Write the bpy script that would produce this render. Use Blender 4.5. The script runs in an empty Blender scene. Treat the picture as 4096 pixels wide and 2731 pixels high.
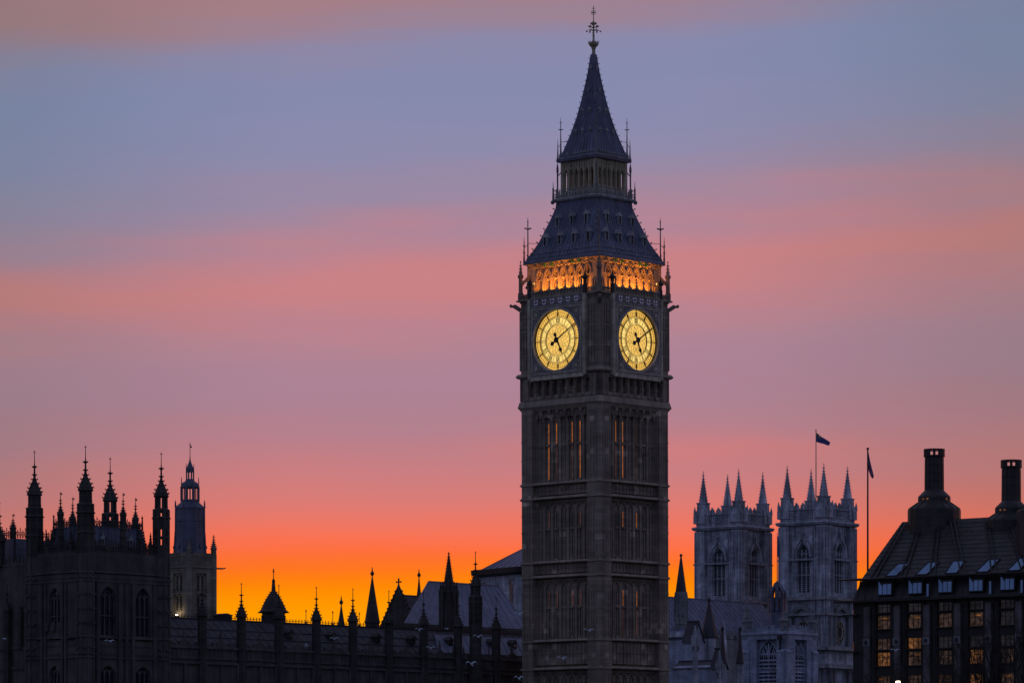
import bpy, math, random
from mathutils import Vector, Matrix
random.seed(11)
sc = bpy.context.scene
C = sc.collection
rad = math.radians
# ---------------------------------------------------------------- camera
F = 15255.0          # focal length in photograph pixels
HOR = 3228.0         # horizon row, below the frame: rising-front (shift) view from the far bank
EYE = 2.0
cd = bpy.data.cameras.new('camera'); cam = bpy.data.objects.new('camera', cd); C.objects.link(cam)
cd.sensor_width = 36.0; cd.lens = F/4096*36; cd.shift_y = (HOR-1365.5)/4096
cd.clip_start = 1.0; cd.clip_end = 30000
cam.location = (0, 0, EYE); cam.rotation_euler = (rad(90), 0, 0)
sc.camera = cam
sc.view_settings.view_transform = 'Standard'; sc.view_settings.look = 'None'
sc.view_settings.exposure = 0.0; sc.view_settings.gamma = 1.0

def lin(c):
    return tuple(((v/255/12.92) if v/255 <= .04045 else ((v/255+.055)/1.055)**2.4) for v in c)
# ---------------------------------------------------------------- dusk sky (world)
w = bpy.data.worlds.new('World'); sc.world = w; w.use_nodes = True
nt = w.node_tree; nt.nodes.clear()
N = lambda t: nt.nodes.new(t)
def mth(op, a, b=None, c=None, clamp=False):
    n = N('ShaderNodeMath'); n.operation = op; n.use_clamp = clamp
    for i, v in enumerate((a, b, c)):
        if v is None: continue
        if isinstance(v, (int, float)): n.inputs[i].default_value = v
        else: nt.links.new(v, n.inputs[i])
    return n.outputs[0]
def mapr(v, a, b, c, d, smooth=False):
    n = N('ShaderNodeMapRange'); n.interpolation_type = 'SMOOTHSTEP' if smooth else 'LINEAR'
    nt.links.new(v, n.inputs[0])
    for i, q in enumerate((a, b, c, d)): n.inputs[i+1].default_value = q
    return n.outputs[0]
tc = N('ShaderNodeTexCoord'); sx = N('ShaderNodeSeparateXYZ'); nt.links.new(tc.outputs['Generated'], sx.inputs[0])
X, Y, Z = sx.outputs
hl = mth('SQRT', mth('ADD', mth('ADD', mth('MULTIPLY', X, X), mth('MULTIPLY', Y, Y)), 1e-5))
te = mth('DIVIDE', Z, hl)
az = mth('MINIMUM', mth('MAXIMUM', mth('DIVIDE', X, mth('MAXIMUM', Y, .05)), -.8), .8)
def wnoise(fa, ft, off, detail=3.0):
    cb = N('ShaderNodeCombineXYZ')
    nt.links.new(mth('MULTIPLY', az, fa), cb.inputs[0]); nt.links.new(mth('MULTIPLY', te, ft), cb.inputs[1]); cb.inputs[2].default_value = off
    n = N('ShaderNodeTexNoise'); n.inputs['Scale'].default_value = 1; n.inputs['Detail'].default_value = detail
    nt.links.new(cb.outputs[0], n.inputs['Vector'])
    return mth('SUBTRACT', n.outputs['Fac'], .5)
hi = mapr(te, .07, .13, 0, 1, True)
kk = mth('MINIMUM', mth('MAXIMUM', mth('MULTIPLY', mth('SUBTRACT', te, .085), 1.1), 0.0), .088)
t2 = mth('SUBTRACT', te, mth('MULTIPLY', kk, mth('ADD', az, .023)))
dz = mth('MULTIPLY', mth('MULTIPLY', mth('MINIMUM', az, 0.0), mth('MINIMUM', az, 0.0)), 5.0)
t2 = mth('ADD', t2, mth('MULTIPLY', mth('MULTIPLY', dz, dz), mth('SUBTRACT', 1.0, hi)))
nz = mth('ADD', mth('MULTIPLY', wnoise(9, 24, 1.7), .012), mth('MULTIPLY', wnoise(14, 130, 5.2, 6.0), .017))
t2 = mth('ADD', t2, mth('MULTIPLY', nz, mth('ADD', mth('MULTIPLY', hi, .8), .2)))
# one thin salmon cloud streak low on the right
sg = mth('DIVIDE', mth('SUBTRACT', te, mth('ADD', .0945, mth('MULTIPLY', wnoise(30, 20, 9.1, 3.0), .004))), .0034)
sg = mth('POWER', 2.718, mth('MULTIPLY', mth('MULTIPLY', sg, sg), -1.0))
sg = mth('MULTIPLY', mth('MULTIPLY', sg, mapr(az, -.03, .03, 0, 1, True)), mapr(az, .05, .12, 1, .2, True))
t2 = mth('SUBTRACT', t2, mth('MULTIPLY', sg, .0075))
STOPS = [(-150,(170,126,130)),(-20,(165,127,135)),(50,(156,130,147)),(100,(143,135,165)),(150,(135,138,173)),(210,(133,139,175)),(300,(138,139,173)),(380,(145,138,170)),
 (470,(157,136,160)),(540,(178,133,150)),(600,(198,130,137)),(650,(204,130,132)),(710,(194,130,138)),(780,(178,132,148)),
 (880,(170,131,150)),(960,(178,128,142)),(1030,(192,127,135)),(1100,(205,126,127)),(1160,(224,122,113)),(1210,(240,118,96)),
 (1250,(254,112,74)),(1282,(255,112,45)),(1312,(255,122,18)),(1345,(255,138,3)),(1385,(255,152,0)),(1440,(255,166,0))]
rp = N('ShaderNodeValToRGB'); cr = rp.color_ramp; cr.interpolation = 'B_SPLINE'
TM = .24
sts = sorted(((HOR-y*1.7415)/F/TM, lin(c)) for y, c in STOPS)
cr.elements[0].position = sts[0][0]; cr.elements[0].color = (*sts[0][1], 1)
cr.elements[1].position = sts[-1][0]; cr.elements[1].color = (*sts[-1][1], 1)
for p, c in sts[1:-1]:
    e = cr.elements.new(p); e.color = (*c, 1)
nt.links.new(mth('DIVIDE', t2, TM), rp.inputs[0])
# away from the sunset azimuth the sky greys
ed = mapr(mth('ABSOLUTE', mth('SUBTRACT', az, -.005)), .045, .15, 0, 1, True)
tint = N('ShaderNodeMix'); tint.data_type = 'RGBA'; nt.links.new(mth('MULTIPLY', ed, mapr(te, .05, .085, .25, 1, True)), tint.inputs[0]); tint.inputs[6].default_value = (1, 1, 1, 1); tint.inputs[7].default_value = (.77, .88, .82, 1)
mul_ = N('ShaderNodeMix'); mul_.data_type = 'RGBA'; mul_.blend_type = 'MULTIPLY'; mul_.inputs[0].default_value = 1
nt.links.new(rp.outputs[0], mul_.inputs[6]); nt.links.new(tint.outputs[2], mul_.inputs[7])
# eastern and zenith twilight (behind the camera and overhead)
rb = N('ShaderNodeValToRGB'); cb_ = rb.color_ramp
cb_.elements[0].position = 0; cb_.elements[0].color = (.15, .152, .235, 1)
cb_.elements[1].position = 1; cb_.elements[1].color = (.13, .17, .30, 1)
e = cb_.elements.new(.25); e.color = (.155, .19, .345, 1)
nt.links.new(Z, rb.inputs[0])
back = mapr(mth('DIVIDE', Y, hl), -.1, .75, 1, 0, True)
high = mapr(te, .22, .8, 0, .9, True)
mx = N('ShaderNodeMix'); mx.data_type = 'RGBA'
nt.links.new(mth('MAXIMUM', back, high), mx.inputs[0]); nt.links.new(mul_.outputs[2], mx.inputs[6]); nt.links.new(rb.outputs[0], mx.inputs[7])
bg = N('ShaderNodeBackground'); bg.inputs[1].default_value = 1.0
nt.links.new(mx.outputs[2], bg.inputs[0])
wo = N('ShaderNodeOutputWorld'); nt.links.new(bg.outputs[0], wo.inputs[0])
# the last of the sun, on the western horizon behind the tower
sd = bpy.data.lights.new('sun', 'SUN'); sd.energy = .25; sd.color = (1, .45, .15); sd.angle = rad(2)
so = bpy.data.objects.new('sun', sd); C.objects.link(so); so.rotation_euler = (rad(-89.2), 0, rad(3)); so.location = (0, 900, 300)

# ---------------------------------------------------------------- materials
def mat(name, col, rough=.8, var=.25, scale=.6, brick=None, patch=0.0, streak=.25, metal=0.0, bump=.3, spec=.3, emis=None, est=1.0, seam=None):
    m = bpy.data.materials.new(name); m.use_nodes = True
    t = m.node_tree; nd = t.nodes; b = nd['Principled BSDF']; L = t.links.new
    b.inputs['Roughness'].default_value = rough; b.inputs['Metallic'].default_value = metal
    b.inputs['Specular IOR Level'].default_value = spec
    tcn = nd.new('ShaderNodeTexCoord'); src = tcn.outputs['Object']
    def noise(sc_, mul=(1,1,1), det=4):
        mp = nd.new('ShaderNodeMapping'); mp.inputs['Scale'].default_value = mul; L(src, mp.inputs[0])
        n = nd.new('ShaderNodeTexNoise'); n.inputs['Scale'].default_value = sc_; n.inputs['Detail'].default_value = det; L(mp.outputs[0], n.inputs['Vector'])
        return n.outputs['Fac']
    def rng(v, c, d, a=.3, bb=.7):
        r = nd.new('ShaderNodeMapRange'); L(v, r.inputs[0])
        for i, q in enumerate((a, bb, c, d)): r.inputs[i+1].default_value = q
        return r.outputs[0]
    def mul(a, b2):
        q = nd.new('ShaderNodeMath'); q.operation = 'MULTIPLY'; L(a, q.inputs[0])
        if isinstance(b2, float): q.inputs[1].default_value = b2
        else: L(b2, q.inputs[1])
        return q.outputs[0]
    f = rng(noise(scale), 1-var, 1+var)
    if streak: f = mul(f, rng(noise(1.3, (1, 1, .09)), 1-streak, 1+streak))
    hgt = noise(scale*9)
    if brick:
        sp = nd.new('ShaderNodeSeparateXYZ'); L(src, sp.inputs[0])
        ad = nd.new('ShaderNodeMath'); ad.operation = 'ADD'; L(sp.outputs[0], ad.inputs[0])
        my = nd.new('ShaderNodeMath'); my.operation = 'MULTIPLY_ADD'; L(sp.outputs[1], my.inputs[0]); my.inputs[1].default_value = 1.07; my.inputs[2].default_value = 51.3; L(my.outputs[0], ad.inputs[1])
        cbn = nd.new('ShaderNodeCombineXYZ'); L(ad.outputs[0], cbn.inputs[0]); L(sp.outputs[2], cbn.inputs[1])
        bt = nd.new('ShaderNodeTexBrick'); L(cbn.outputs[0], bt.inputs[0])
        bt.inputs['Scale'].default_value = 1; bt.inputs['Brick Width'].default_value = brick[0]; bt.inputs['Row Height'].default_value = brick[1]
        bt.inputs['Mortar Size'].default_value = brick[2]; bt.inputs['Color1'].default_value = (0,0,0,1); bt.inputs['Color2'].default_value = (1,1,1,1); bt.inputs['Mortar'].default_value = (.35,.35,.35,1)
        bt.inputs['Mortar Smooth'].default_value = .2
        f = mul(f, rng(bt.outputs['Color'], .82, 1.15, 0, 1))
        f = mul(f, rng(bt.outputs['Fac'], 1.0, .7, 0, 1))
        if patch:
            bt2 = nd.new('ShaderNodeTexBrick'); L(cbn.outputs[0], bt2.inputs[0])
            bt2.inputs['Scale'].default_value = 1; bt2.inputs['Brick Width'].default_value = brick[0]*.42; bt2.inputs['Row Height'].default_value = brick[1]*1.5
            bt2.inputs['Mortar Size'].default_value = 0; bt2.inputs['Color1'].default_value = (0,0,0,1); bt2.inputs['Color2'].default_value = (1,1,1,1)
            f = mul(f, rng(bt2.outputs['Color'], 1.0, 1+patch, .94, .99))
    if seam:
        wv = nd.new('ShaderNodeTexWave'); wv.bands_direction = seam[0]; wv.inputs['Scale'].default_value = seam[1]; L(src, wv.inputs[0])
        f = mul(f, rng(wv.outputs['Fac'], .72, 1.06, .0, .3))
    mixn = nd.new('ShaderNodeMix'); mixn.data_type = 'RGBA'; mixn.blend_type = 'MULTIPLY'; mixn.inputs[0].default_value = 1
    mixn.inputs[6].default_value = (*col, 1)
    cbf = nd.new('ShaderNodeCombineColor'); L(f, cbf.inputs[0]); L(f, cbf.inputs[1]); L(f, cbf.inputs[2]); L(cbf.outputs[0], mixn.inputs[7])
    L(mixn.outputs[2], b.inputs['Base Color'])
    if bump:
        bp = nd.new('ShaderNodeBump'); bp.inputs['Strength'].default_value = bump; bp.inputs['Distance'].default_value = .06; L(hgt, bp.inputs['Height']); L(bp.outputs[0], b.inputs['Normal'])
    if emis:
        b.inputs['Emission Color'].default_value = (*emis, 1)
        L(mul(f, float(est)), b.inputs['Emission Strength'])
    return m
M_ = {}
M_['tower'] = mat('tower_limestone', (.255,.2,.152), brick=(1.5,.42,.012), patch=1.0, var=.22, scale=.35)
M_['towerlight'] = mat('tower_dressed_stone', (.30,.24,.18), var=.2, scale=.5)
M_['gilt'] = mat('gilded_stone', (.42,.34,.2), rough=.5, metal=.15, var=.3, scale=2)
M_['checker'] = mat('checker_tiles', (.42,.36,.27), brick=(.36,.36,.0), var=.3)
M_['blue'] = mat('prussian_blue_metal', (.15,.14,.145), rough=.5, var=.2)
M_['iron'] = mat('cast_iron_roof', (.10,.105,.165), rough=.45, spec=.5, var=.22, scale=.8, bump=.25)
M_['irontrim'] = mat('grey_iron_trim', (.30,.29,.30), rough=.5, var=.3, scale=2)
M_['ironblack'] = mat('black_iron', (.025,.025,.03), rough=.5, var=.2, streak=0)
M_['palelead'] = mat('pale_painted_iron', (.40,.34,.22), rough=.5, var=.2)
M_['white'] = mat('white_enamel', (.72,.72,.78), rough=.4, var=.12, streak=.1)
M_['border'] = mat('worn_gilt_border', (.55,.48,.37), rough=.5, var=.3, scale=2)
M_['red'] = mat('red_enamel', (.22,.02,.03), rough=.4, var=.1)
M_['green'] = mat('green_enamel', (.07,.30,.05), rough=.4, var=.2)
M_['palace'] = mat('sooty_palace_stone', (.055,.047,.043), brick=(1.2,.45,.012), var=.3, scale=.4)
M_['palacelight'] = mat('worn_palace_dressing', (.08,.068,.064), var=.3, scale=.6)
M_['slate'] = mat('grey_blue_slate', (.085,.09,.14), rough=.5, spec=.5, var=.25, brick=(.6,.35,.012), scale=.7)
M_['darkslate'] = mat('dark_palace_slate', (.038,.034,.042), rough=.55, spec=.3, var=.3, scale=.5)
M_['lead'] = mat('weathered_lead_roof', (.105,.11,.17), rough=.5, spec=.5, var=.22, scale=.5)
M_['vent'] = mat('buff_stone', (.205,.18,.14), brick=(1.2,.45,.012), var=.28, scale=.5)
M_['abbey'] = mat('pale_sky_tinted_portland_stone', (.315,.325,.37), brick=(1.3,.5,.012), patch=-.3, var=.36, scale=.28, streak=.5)  # neutral stone; the blue of the sky light is put into its colour
M_['church'] = mat('sky_tinted_church_stone', (.265,.295,.375), brick=(1.1,.5,.015), var=.25, scale=.35, streak=.25)  # blue tint stands in for evening sky light on the stone
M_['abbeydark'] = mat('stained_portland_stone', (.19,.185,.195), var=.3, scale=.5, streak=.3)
M_['louver'] = mat('dark_louvre_wood', (.035,.035,.04), var=.2)
M_['glass'] = mat('dark_window_glass', (.02,.022,.03), rough=.12, spec=.6, var=.2, bump=.1, streak=0)
M_['skyglass'] = mat('reflective_roof_glass', (.17,.26,.40), rough=.15, metal=.85, var=.15, bump=.05, streak=0)
M_['bronze'] = mat('dark_bronze_cladding', (.027,.022,.021), rough=.5, var=.25, seam=None)
M_['bronzeroof'] = mat('aluminium_bronze_roof', (.037,.03,.028), rough=.5, spec=.35, var=.25, brick=(1.3,1.0,.05), scale=.5)
M_['pier'] = mat('grey_sandstone_pier', (.12,.105,.105), brick=(.9,.5,.01), var=.25)
M_['dirt'] = mat('dark_ground', (.045,.045,.045), var=.3, scale=.02, streak=0)
M_['water'] = mat('river_water', (.02,.025,.03), rough=.12, spec=.5, var=.1, scale=.2, streak=0)
M_['bark'] = mat('dark_bark', (.03,.026,.022), var=.3, scale=3)
M_['gull'] = mat('white_plumage', (.36,.42,.48), var=.08, streak=0, bump=0)
M_['gullgrey'] = mat('grey_wing_plumage', (.40,.42,.46), var=.1, streak=0, bump=0)
M_['flagblue'] = mat('blue_flag_cloth', (.07,.075,.22), var=.15, streak=0)
M_['flagred'] = mat('red_flag_cloth', (.30,.03,.05), var=.15, streak=0)
M_['flagyellow'] = mat('yellow_flag_cloth', (.45,.33,.05), var=.15, streak=0)
M_['flagwhite'] = mat('white_flag_cloth', (.6,.6,.65), var=.15, streak=0)
M_['dialA'] = mat('backlit_dial_glass', (.1,.08,.04), var=.22, scale=1.1, streak=0, bump=0, emis=lin((246,197,98)), est=1.0)
M_['dialB'] = mat('backlit_numeral_glass', (.1,.08,.04), var=.18, scale=1.3, streak=0, bump=0, emis=lin((253,215,120)), est=1.0)
M_['dialC'] = mat('backlit_minute_glass', (.1,.08,.04), var=.10, scale=1.3, streak=0, bump=0, emis=lin((249,195,90)), est=1.0)
M_['dialiron'] = mat('dial_iron', (.02,.018,.02), rough=.5, var=.1, streak=0, bump=0)
M_['tracery'] = mat('dial_tracery', (.22,.11,.03), rough=.6, var=.1, streak=0, bump=0)
M_['slitA'] = mat('lit_slit_window', (.05,.03,.02), var=.35, scale=1.5, streak=.3, bump=0, emis=lin((158,84,28)), est=1.0)
M_['slitB'] = mat('dim_slit_window', (.05,.03,.02), var=.5, scale=1.0, streak=.4, bump=0, emis=lin((68,38,28)), est=1.0)
M_['litA'] = mat('lit_office_window', (.03,.03,.03), rough=.2, var=.95, scale=2.6, streak=.5, bump=0, emis=lin((92,58,28)), est=1.0)
M_['litB'] = mat('dim_office_window', (.03,.03,.03), rough=.2, var=.95, scale=2.2, streak=.5, bump=0, emis=lin((49,35,26)), est=1.0)
M_['litC'] = mat('faint_glow_office_window', (.03,.03,.03), rough=.2, var=.6, scale=1.2, streak=.3, bump=0, emis=lin((27,24,25)), est=1.0)  # darkest panes, with a faint glow put into the glass
M_['lamp'] = mat('lamp_glow', (.5,.5,.5), var=.05, streak=0, bump=0, emis=(1.0,.85,.55), est=6.0)
M_['warmlamp'] = mat('warm_lamp_glow', (.5,.3,.1), var=.05, streak=0, bump=0, emis=(1.0,.42,.06), est=1.6)

# ---------------------------------------------------------------- mesh helper
def RZ(a): return Matrix.Rotation(a, 4, 'Z')
def TR(x, y, z=0): return Matrix.Translation((x, y, z))
class MB:
    def __init__(s, M=None): s.v = []; s.f = []; s.M = M or Matrix()
    def add(s, vs, fs):
        o = len(s.v); s.v += [tuple(s.M @ Vector(p)) for p in vs]; s.f += [tuple(i+o for i in q) for q in fs]
    def box(s, x0, x1, y0, y1, z0, z1):
        s.add([(x,y,z) for z in (z0,z1) for y in (y0,y1) for x in (x0,x1)], [(0,2,3,1),(4,5,7,6),(0,1,5,4),(2,6,7,3),(0,4,6,2),(1,3,7,5)])
        return s
    def lathe(s, prof, n=8, c=(0,0), rot=None, cap=True):
        if rot is None: rot = math.pi/n
        vs = []; fs = []
        for r, z in prof:
            for i in range(n):
                a = rot+2*math.pi*i/n; vs.append((c[0]+r*math.cos(a), c[1]+r*math.sin(a), z))
        for k in range(len(prof)-1):
            for i in range(n):
                j = (i+1) % n; fs.append((k*n+i, k*n+j, (k+1)*n+j, (k+1)*n+i))
        if cap: fs.append(tuple(range(n))[::-1]); fs.append(tuple((len(prof)-1)*n+i for i in range(n)))
        s.add(vs, fs); return s
    def sq(s, prof, c=(0,0), cap=True): return s.lathe([(h*math.sqrt(2), z) for h, z in prof], 4, c, math.pi/4, cap)
    def bar(s, p, q, w, h=None, up=(0,0,1)):
        p = Vector(p); q = Vector(q); d = (q-p)
        if d.length < 1e-6: return s
        d.normalize(); u = Vector(up)
        if abs(d.dot(u)) > .97: u = Vector((1,0,0)) if abs(d.x) < .9 else Vector((0,1,0))
        a = d.cross(u).normalized()*(w/2); b = d.cross(a).normalized()*((h or w)/2)
        s.add([p-a-b,p+a-b,p+a+b,p-a+b,q-a-b,q+a-b,q+a+b,q-a+b], [(0,1,2,3),(7,6,5,4),(0,4,5,1),(1,5,6,2),(2,6,7,3),(3,7,4,0)]); return s
    def ext(s, pts, vec):
        n = len(pts); V = Vector(vec); vs = [Vector(p) for p in pts]+[Vector(p)+V for p in pts]
        s.add(vs, [tuple(range(n)), tuple(range(n, 2*n))[::-1]]+[(i, (i+1) % n, n+(i+1) % n, n+i) for i in range(n)]); return s
    def ball(s, c, r, n=8, m=5):
        s_ = [(max(.001, r*math.sin(math.pi*i/m)), c[2]-r*math.cos(math.pi*i/m)) for i in range(m+1)]
        return s.lathe(s_, n, (c[0], c[1]))
    def build(s, name, m, parent=None, smooth=False):
        me = bpy.data.meshes.new(name); me.from_pydata(s.v, [], s.f); me.materials.append(M_[m] if isinstance(m, str) else m); me.validate()
        import bmesh
        bm = bmesh.new(); bm.from_mesh(me); bmesh.ops.recalc_face_normals(bm, faces=bm.faces); bm.to_mesh(me); bm.free()
        if smooth:
            for p in me.polygons: p.use_smooth = True
        o = bpy.data.objects.new(name, me); C.objects.link(o)
        if parent: o.parent = parent
        return o
def tag(o, label, cat, group=None):
    o['label'] = label; o['category'] = cat
    if group: o['group'] = group
    return o
def empty(name, label, cat, loc, rz=0, group=None):
    o = bpy.data.objects.new(name, None); C.objects.link(o); o.location = loc; o.rotation_euler = (0, 0, rz); o.empty_display_size = 2
    return tag(o, label, cat, group)
def P(px, py, D): return Vector(((px-2048)/F*D, D, EYE+(HOR-py)/F*D))
class Fr:
    """a building's frame: origin at its near corner, local +x along the right-hand face, local +y along the left-hand face"""
    def __init__(s, name, label, cat, px, D, deg, group=None):
        s.ox = (px-2048)/F*D; s.oy = D; a = rad(deg); s.c, s.s = math.cos(a), math.sin(a)
        s.o = empty(name, label, cat, (s.ox, s.oy, 0), a, group)
    def xy(s, x, y): return s.ox+x*s.c-y*s.s, s.oy+x*s.s+y*s.c
    def rx(s, px, y=0.0):
        k = (px-2048)/F; return (k*(s.oy+y*s.c)-s.ox+y*s.s)/(s.c-k*s.s)
    def ly(s, px, x=0.0):
        k = (px-2048)/F; return (k*(s.oy+x*s.s)-s.ox-x*s.c)/(-s.s-k*s.c)
    def z(s, py, x=0.0, y=0.0): return EYE+(HOR-py)*s.xy(x, y)[1]/F
    def loc(s, px, py, x=None, y=None):
        if x is None: x = s.rx(px, y)
        else: y = s.ly(px, x)
        return x, y, s.z(py, x, y)
FRT = Matrix()                # right-hand face: a = local x, outward = -y
LFT = RZ(-math.pi/2)          # left-hand face: a = -local y, outward = -x

def arch_pts(c, w_, zs, zt, n=6):
    if zt <= zs+1e-4: return [(c-w_/2, zs), (c+w_/2, zs)]
    A = rad(60); L = []
    for i in range(n+1):
        t = A*i/n; L.append((w_/2*(math.cos(t)-.5)/.5, zs+(zt-zs)*math.sin(t)/math.sin(A)))
    return [(c-x, z) for x, z in L]+[(c+x, z) for x, z in L[::-1][1:]]
def wall_face(mb, a0, a1, z0, z1, ops, y=0.0, th=.5):
    """a wall in face coordinates with real openings: (centre, width, sill, spring, apex)"""
    a = a0
    for c, w_, zb, zs, zt in sorted(ops):
        mb.box(a, c-w_/2, y, y+th, z0, z1); a = c+w_/2
        if zb > z0+1e-3: mb.box(c-w_/2, c+w_/2, y, y+th, z0, zb)
        pts = arch_pts(c, w_, zs, zt)
        for (xa, za), (xb, zb2) in zip(pts, pts[1:]):
            mb.ext([(xa,y,za),(xb,y,zb2),(xb,y,z1),(xa,y,z1)], (0, th, 0))
    mb.box(a, a1, y, y+th, z0, z1)
def window(parent, M, c, w_, zb, zs, zt, y, lights=2, trans=(), frame='palacelight', pane='glass', bw=.14, louv=0.0, tracery=True):
    """a window set in a wall opening: frame with mullions, transoms and head tracery; pane (or louvres) behind"""
    mb = MB(M); d = .14
    for i in range(lights+1):
        x = c-w_/2+w_*i/lights; ins = bw/2 if i in (0, lights) else 0
        x += ins if i == 0 else -ins if i == lights else 0
        top = zs if i in (0, lights) or zt <= zs else zs+(zt-zs)*(.55 if tracery else .8)
        mb.box(x-bw/2, x+bw/2, y-d, y, zb, top)
    for zt_ in list(trans)+[zb+bw/2]: mb.box(c-w_/2, c+w_/2, y-d*1.15, y, zt_-bw/2, zt_+bw/2)
    pts = arch_pts(c, w_-bw, zs, zt-.02)
    if zt > zs:
        for p, q in zip(pts, pts[1:]): mb.bar((p[0], y-d/2, p[1]), (q[0], y-d/2, q[1]), d, bw, (0,1,0))
        if tracery:
            lw = w_/lights
            for i in range(lights):
                cc = c-w_/2+lw*(i+.5); pp = arch_pts(cc, lw, zs-lw*.15, min(zs+lw*.75, zt-.05), 3)
                for p, q in zip(pp, pp[1:]): mb.bar((p[0], y-d/2, p[1]), (q[0], y-d/2, q[1]), d*.9, bw*.8, (0,1,0))
    else: mb.box(c-w_/2, c+w_/2, y-d, y, zs-bw, zs)
    f = mb.build('window', frame, parent)
    g = MB(M); poly = [(c-w_/2, y+.02, zb)]+[(a, y+.02, z) for a, z in arch_pts(c, w_, zs, zt)]+[(c+w_/2, y+.02, zb)]
    g.ext(poly, (0, .05, 0)); g.build('pane', pane, f)
    if louv:
        l = MB(M); z = zb+louv*.6
        while z < zs+(zt-zs)*.25:
            l.ext([(c-w_/2+.03, y-.02, z), (c-w_/2+.03, y-.10, z-.0), (c-w_/2+.03, y-.10, z-louv*.16), (c-w_/2+.03, y-.02, z-louv*.0-.03)], (w_-.06, 0, 0)); z += louv
        l.build('louvre', frame, f)
    return f
def crockets(mb, c, rows, n=4, rot=0.0, size=.2, up=.6):
    """leafy knobs standing out on the arrises of a spire: rows of (radius, height)"""
    for r, z in rows:
        for i in range(n):
            a = rot+2*math.pi*i/n; dx, dy = math.cos(a), math.sin(a)
            mb.bar((c[0]+dx*(r-.03), c[1]+dy*(r-.03), z), (c[0]+dx*(r+size), c[1]+dy*(r+size), z+size*up), size*.45, size*.5)
def spire(mb, c, r0, z0, z1, n=8, rot=None, rows=7, size=.18, rtop=.06):
    mb.lathe([(r0, z0), (rtop, z1)], n, c, rot)
    rr = math.pi/n if rot is None else rot
    crockets(mb, c, [(r0+(rtop-r0)*k/(rows+.3), z0+(z1-z0)*k/(rows+.3)) for k in range(1, rows+1)], n, rr, size)
    mb.lathe([(.02, z1-.1), (size*.9, z1), (size*.4, z1+size), (.03, z1+size*2)], 6, c)
def vane(parent, c, z0, z1, s=.25, flag=True, m='ironblack', name='weather_vane'):
    mb = MB(); mb.lathe([(.05, z0), (.03, z1)], 5, c)
    zc = z1-s*1.1; mb.bar((c[0]-s*.6, c[1]+s*.6, zc), (c[0]+s*.6, c[1]-s*.6, zc), .06); mb.ball((c[0], c[1], z1), s*.25, 6, 4); mb.ball((c[0], c[1], z1-s*2), s*.28, 6, 4)
    if flag:
        zf = z0+(z1-z0)*.66; mb.ext([(c[0], c[1], zf), (c[0]+s*.8, c[1]-s*.8, zf-.05), (c[0]+s*.8, c[1]-s*.8, zf+s*1.1), (c[0], c[1], zf+s*1.0)], (.03, .03, 0))
    return mb.build(name, m, parent)
# ================================================================ setting
g = MB(); g.box(-9000, 9000, 330, 16000, -.6, 0); go = g.build('ground', 'dirt'); go['kind'] = 'structure'
g = MB(); g.box(-9000, 9000, 45, 330, -6, -4.5); go = g.build('river', 'water'); go['kind'] = 'structure'
g = MB(); g.box(-9000, 9000, -4000, 45, -.6, 0); go = g.build('embankment_ground', 'dirt'); go['kind'] = 'structure'

# ================================================================ clock tower
AX = 455.0; ax = (2384-2048)/F*AX
T = empty('clock_tower', 'tall stone clock tower with two glowing dials and a pointed iron spire', 'clock tower', (ax, AX, 0), 0)
T.rotation_mode = 'ZYX'
Tm = TR(ax, AX)@Matrix.Rotation(-.0031, 4, 'Y')@RZ(rad(47.5))
T.matrix_world = Tm
FACES = [FRT, LFT, RZ(math.pi/2), RZ(math.pi)]
VIS = FACES[:2]
# ---- shaft
mb = MB(); mb.box(-5.38, 5.38, -5.38, 5.38, 0, 50)
LV = [(0, 18.2), (18.9, 21.5), (22.0, 29.1), (29.7, 30.8), (31.3, 38.4), (39.0, 40.1), (40.6, 49.0)]
for M in FACES:
    q = MB(M)
    for k, (a, b) in enumerate(LV):
        tall = k in (0, 2, 4, 6)
        if tall:
            top = b-.9
            for i in range(-7, 8):
                x = i*.619
                if abs(abs(i)-2) < .1 or abs(abs(i)-4) < .1: continue
                big = i in (-7, -5, -3, -1, 1, 3, 5, 7)
                q.box(x-(.17 if big else .1), x+(.17 if big else .1), -5.38-(.22 if big else .1), -5.37, a, top)
                if big: q.lathe([(.2, top), (.02, top+.55)], 4, (x, -5.44))
            for i in range(7):    # cusped heads
                x = -3.714+i*1.238
                for p, r in zip(arch_pts(x, .95, top-.1, top+.5, 3), arch_pts(x, .95, top-.1, top+.5, 3)[1:]):
                    q.bar((p[0], -5.47, p[1]), (r[0], -5.47, r[1]), .2, .13, (0,1,0))
            mid = (a+b)/2+.1
            for i in range(7):
                x = -3.714+i*1.238; q.box(x-.45, x+.45, -5.52, -5.37, mid-.12, mid+.12)
            q.box(-4.33, 4.33, -5.6, -5.37, b-.32, b-.02)
        else:
            q.box(-4.33, 4.33, -5.78, -5.37, a, b)
            for i in range(14):
                x = -4.02+i*.619; q.box(x-.06, x+.06, -5.87, -5.77, a+.12, b-.1)
                q.lathe([(.2, (a+b)/2-.02), (.2, (a+b)/2+.02)], 4, (x+.31, -5.80), 0)
    mb.v, off = mb.v+q.v, len(mb.v); mb.f += [tuple(i+off for i in f) for f in q.f]
mb.build('shaft', 'tower', T)
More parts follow.
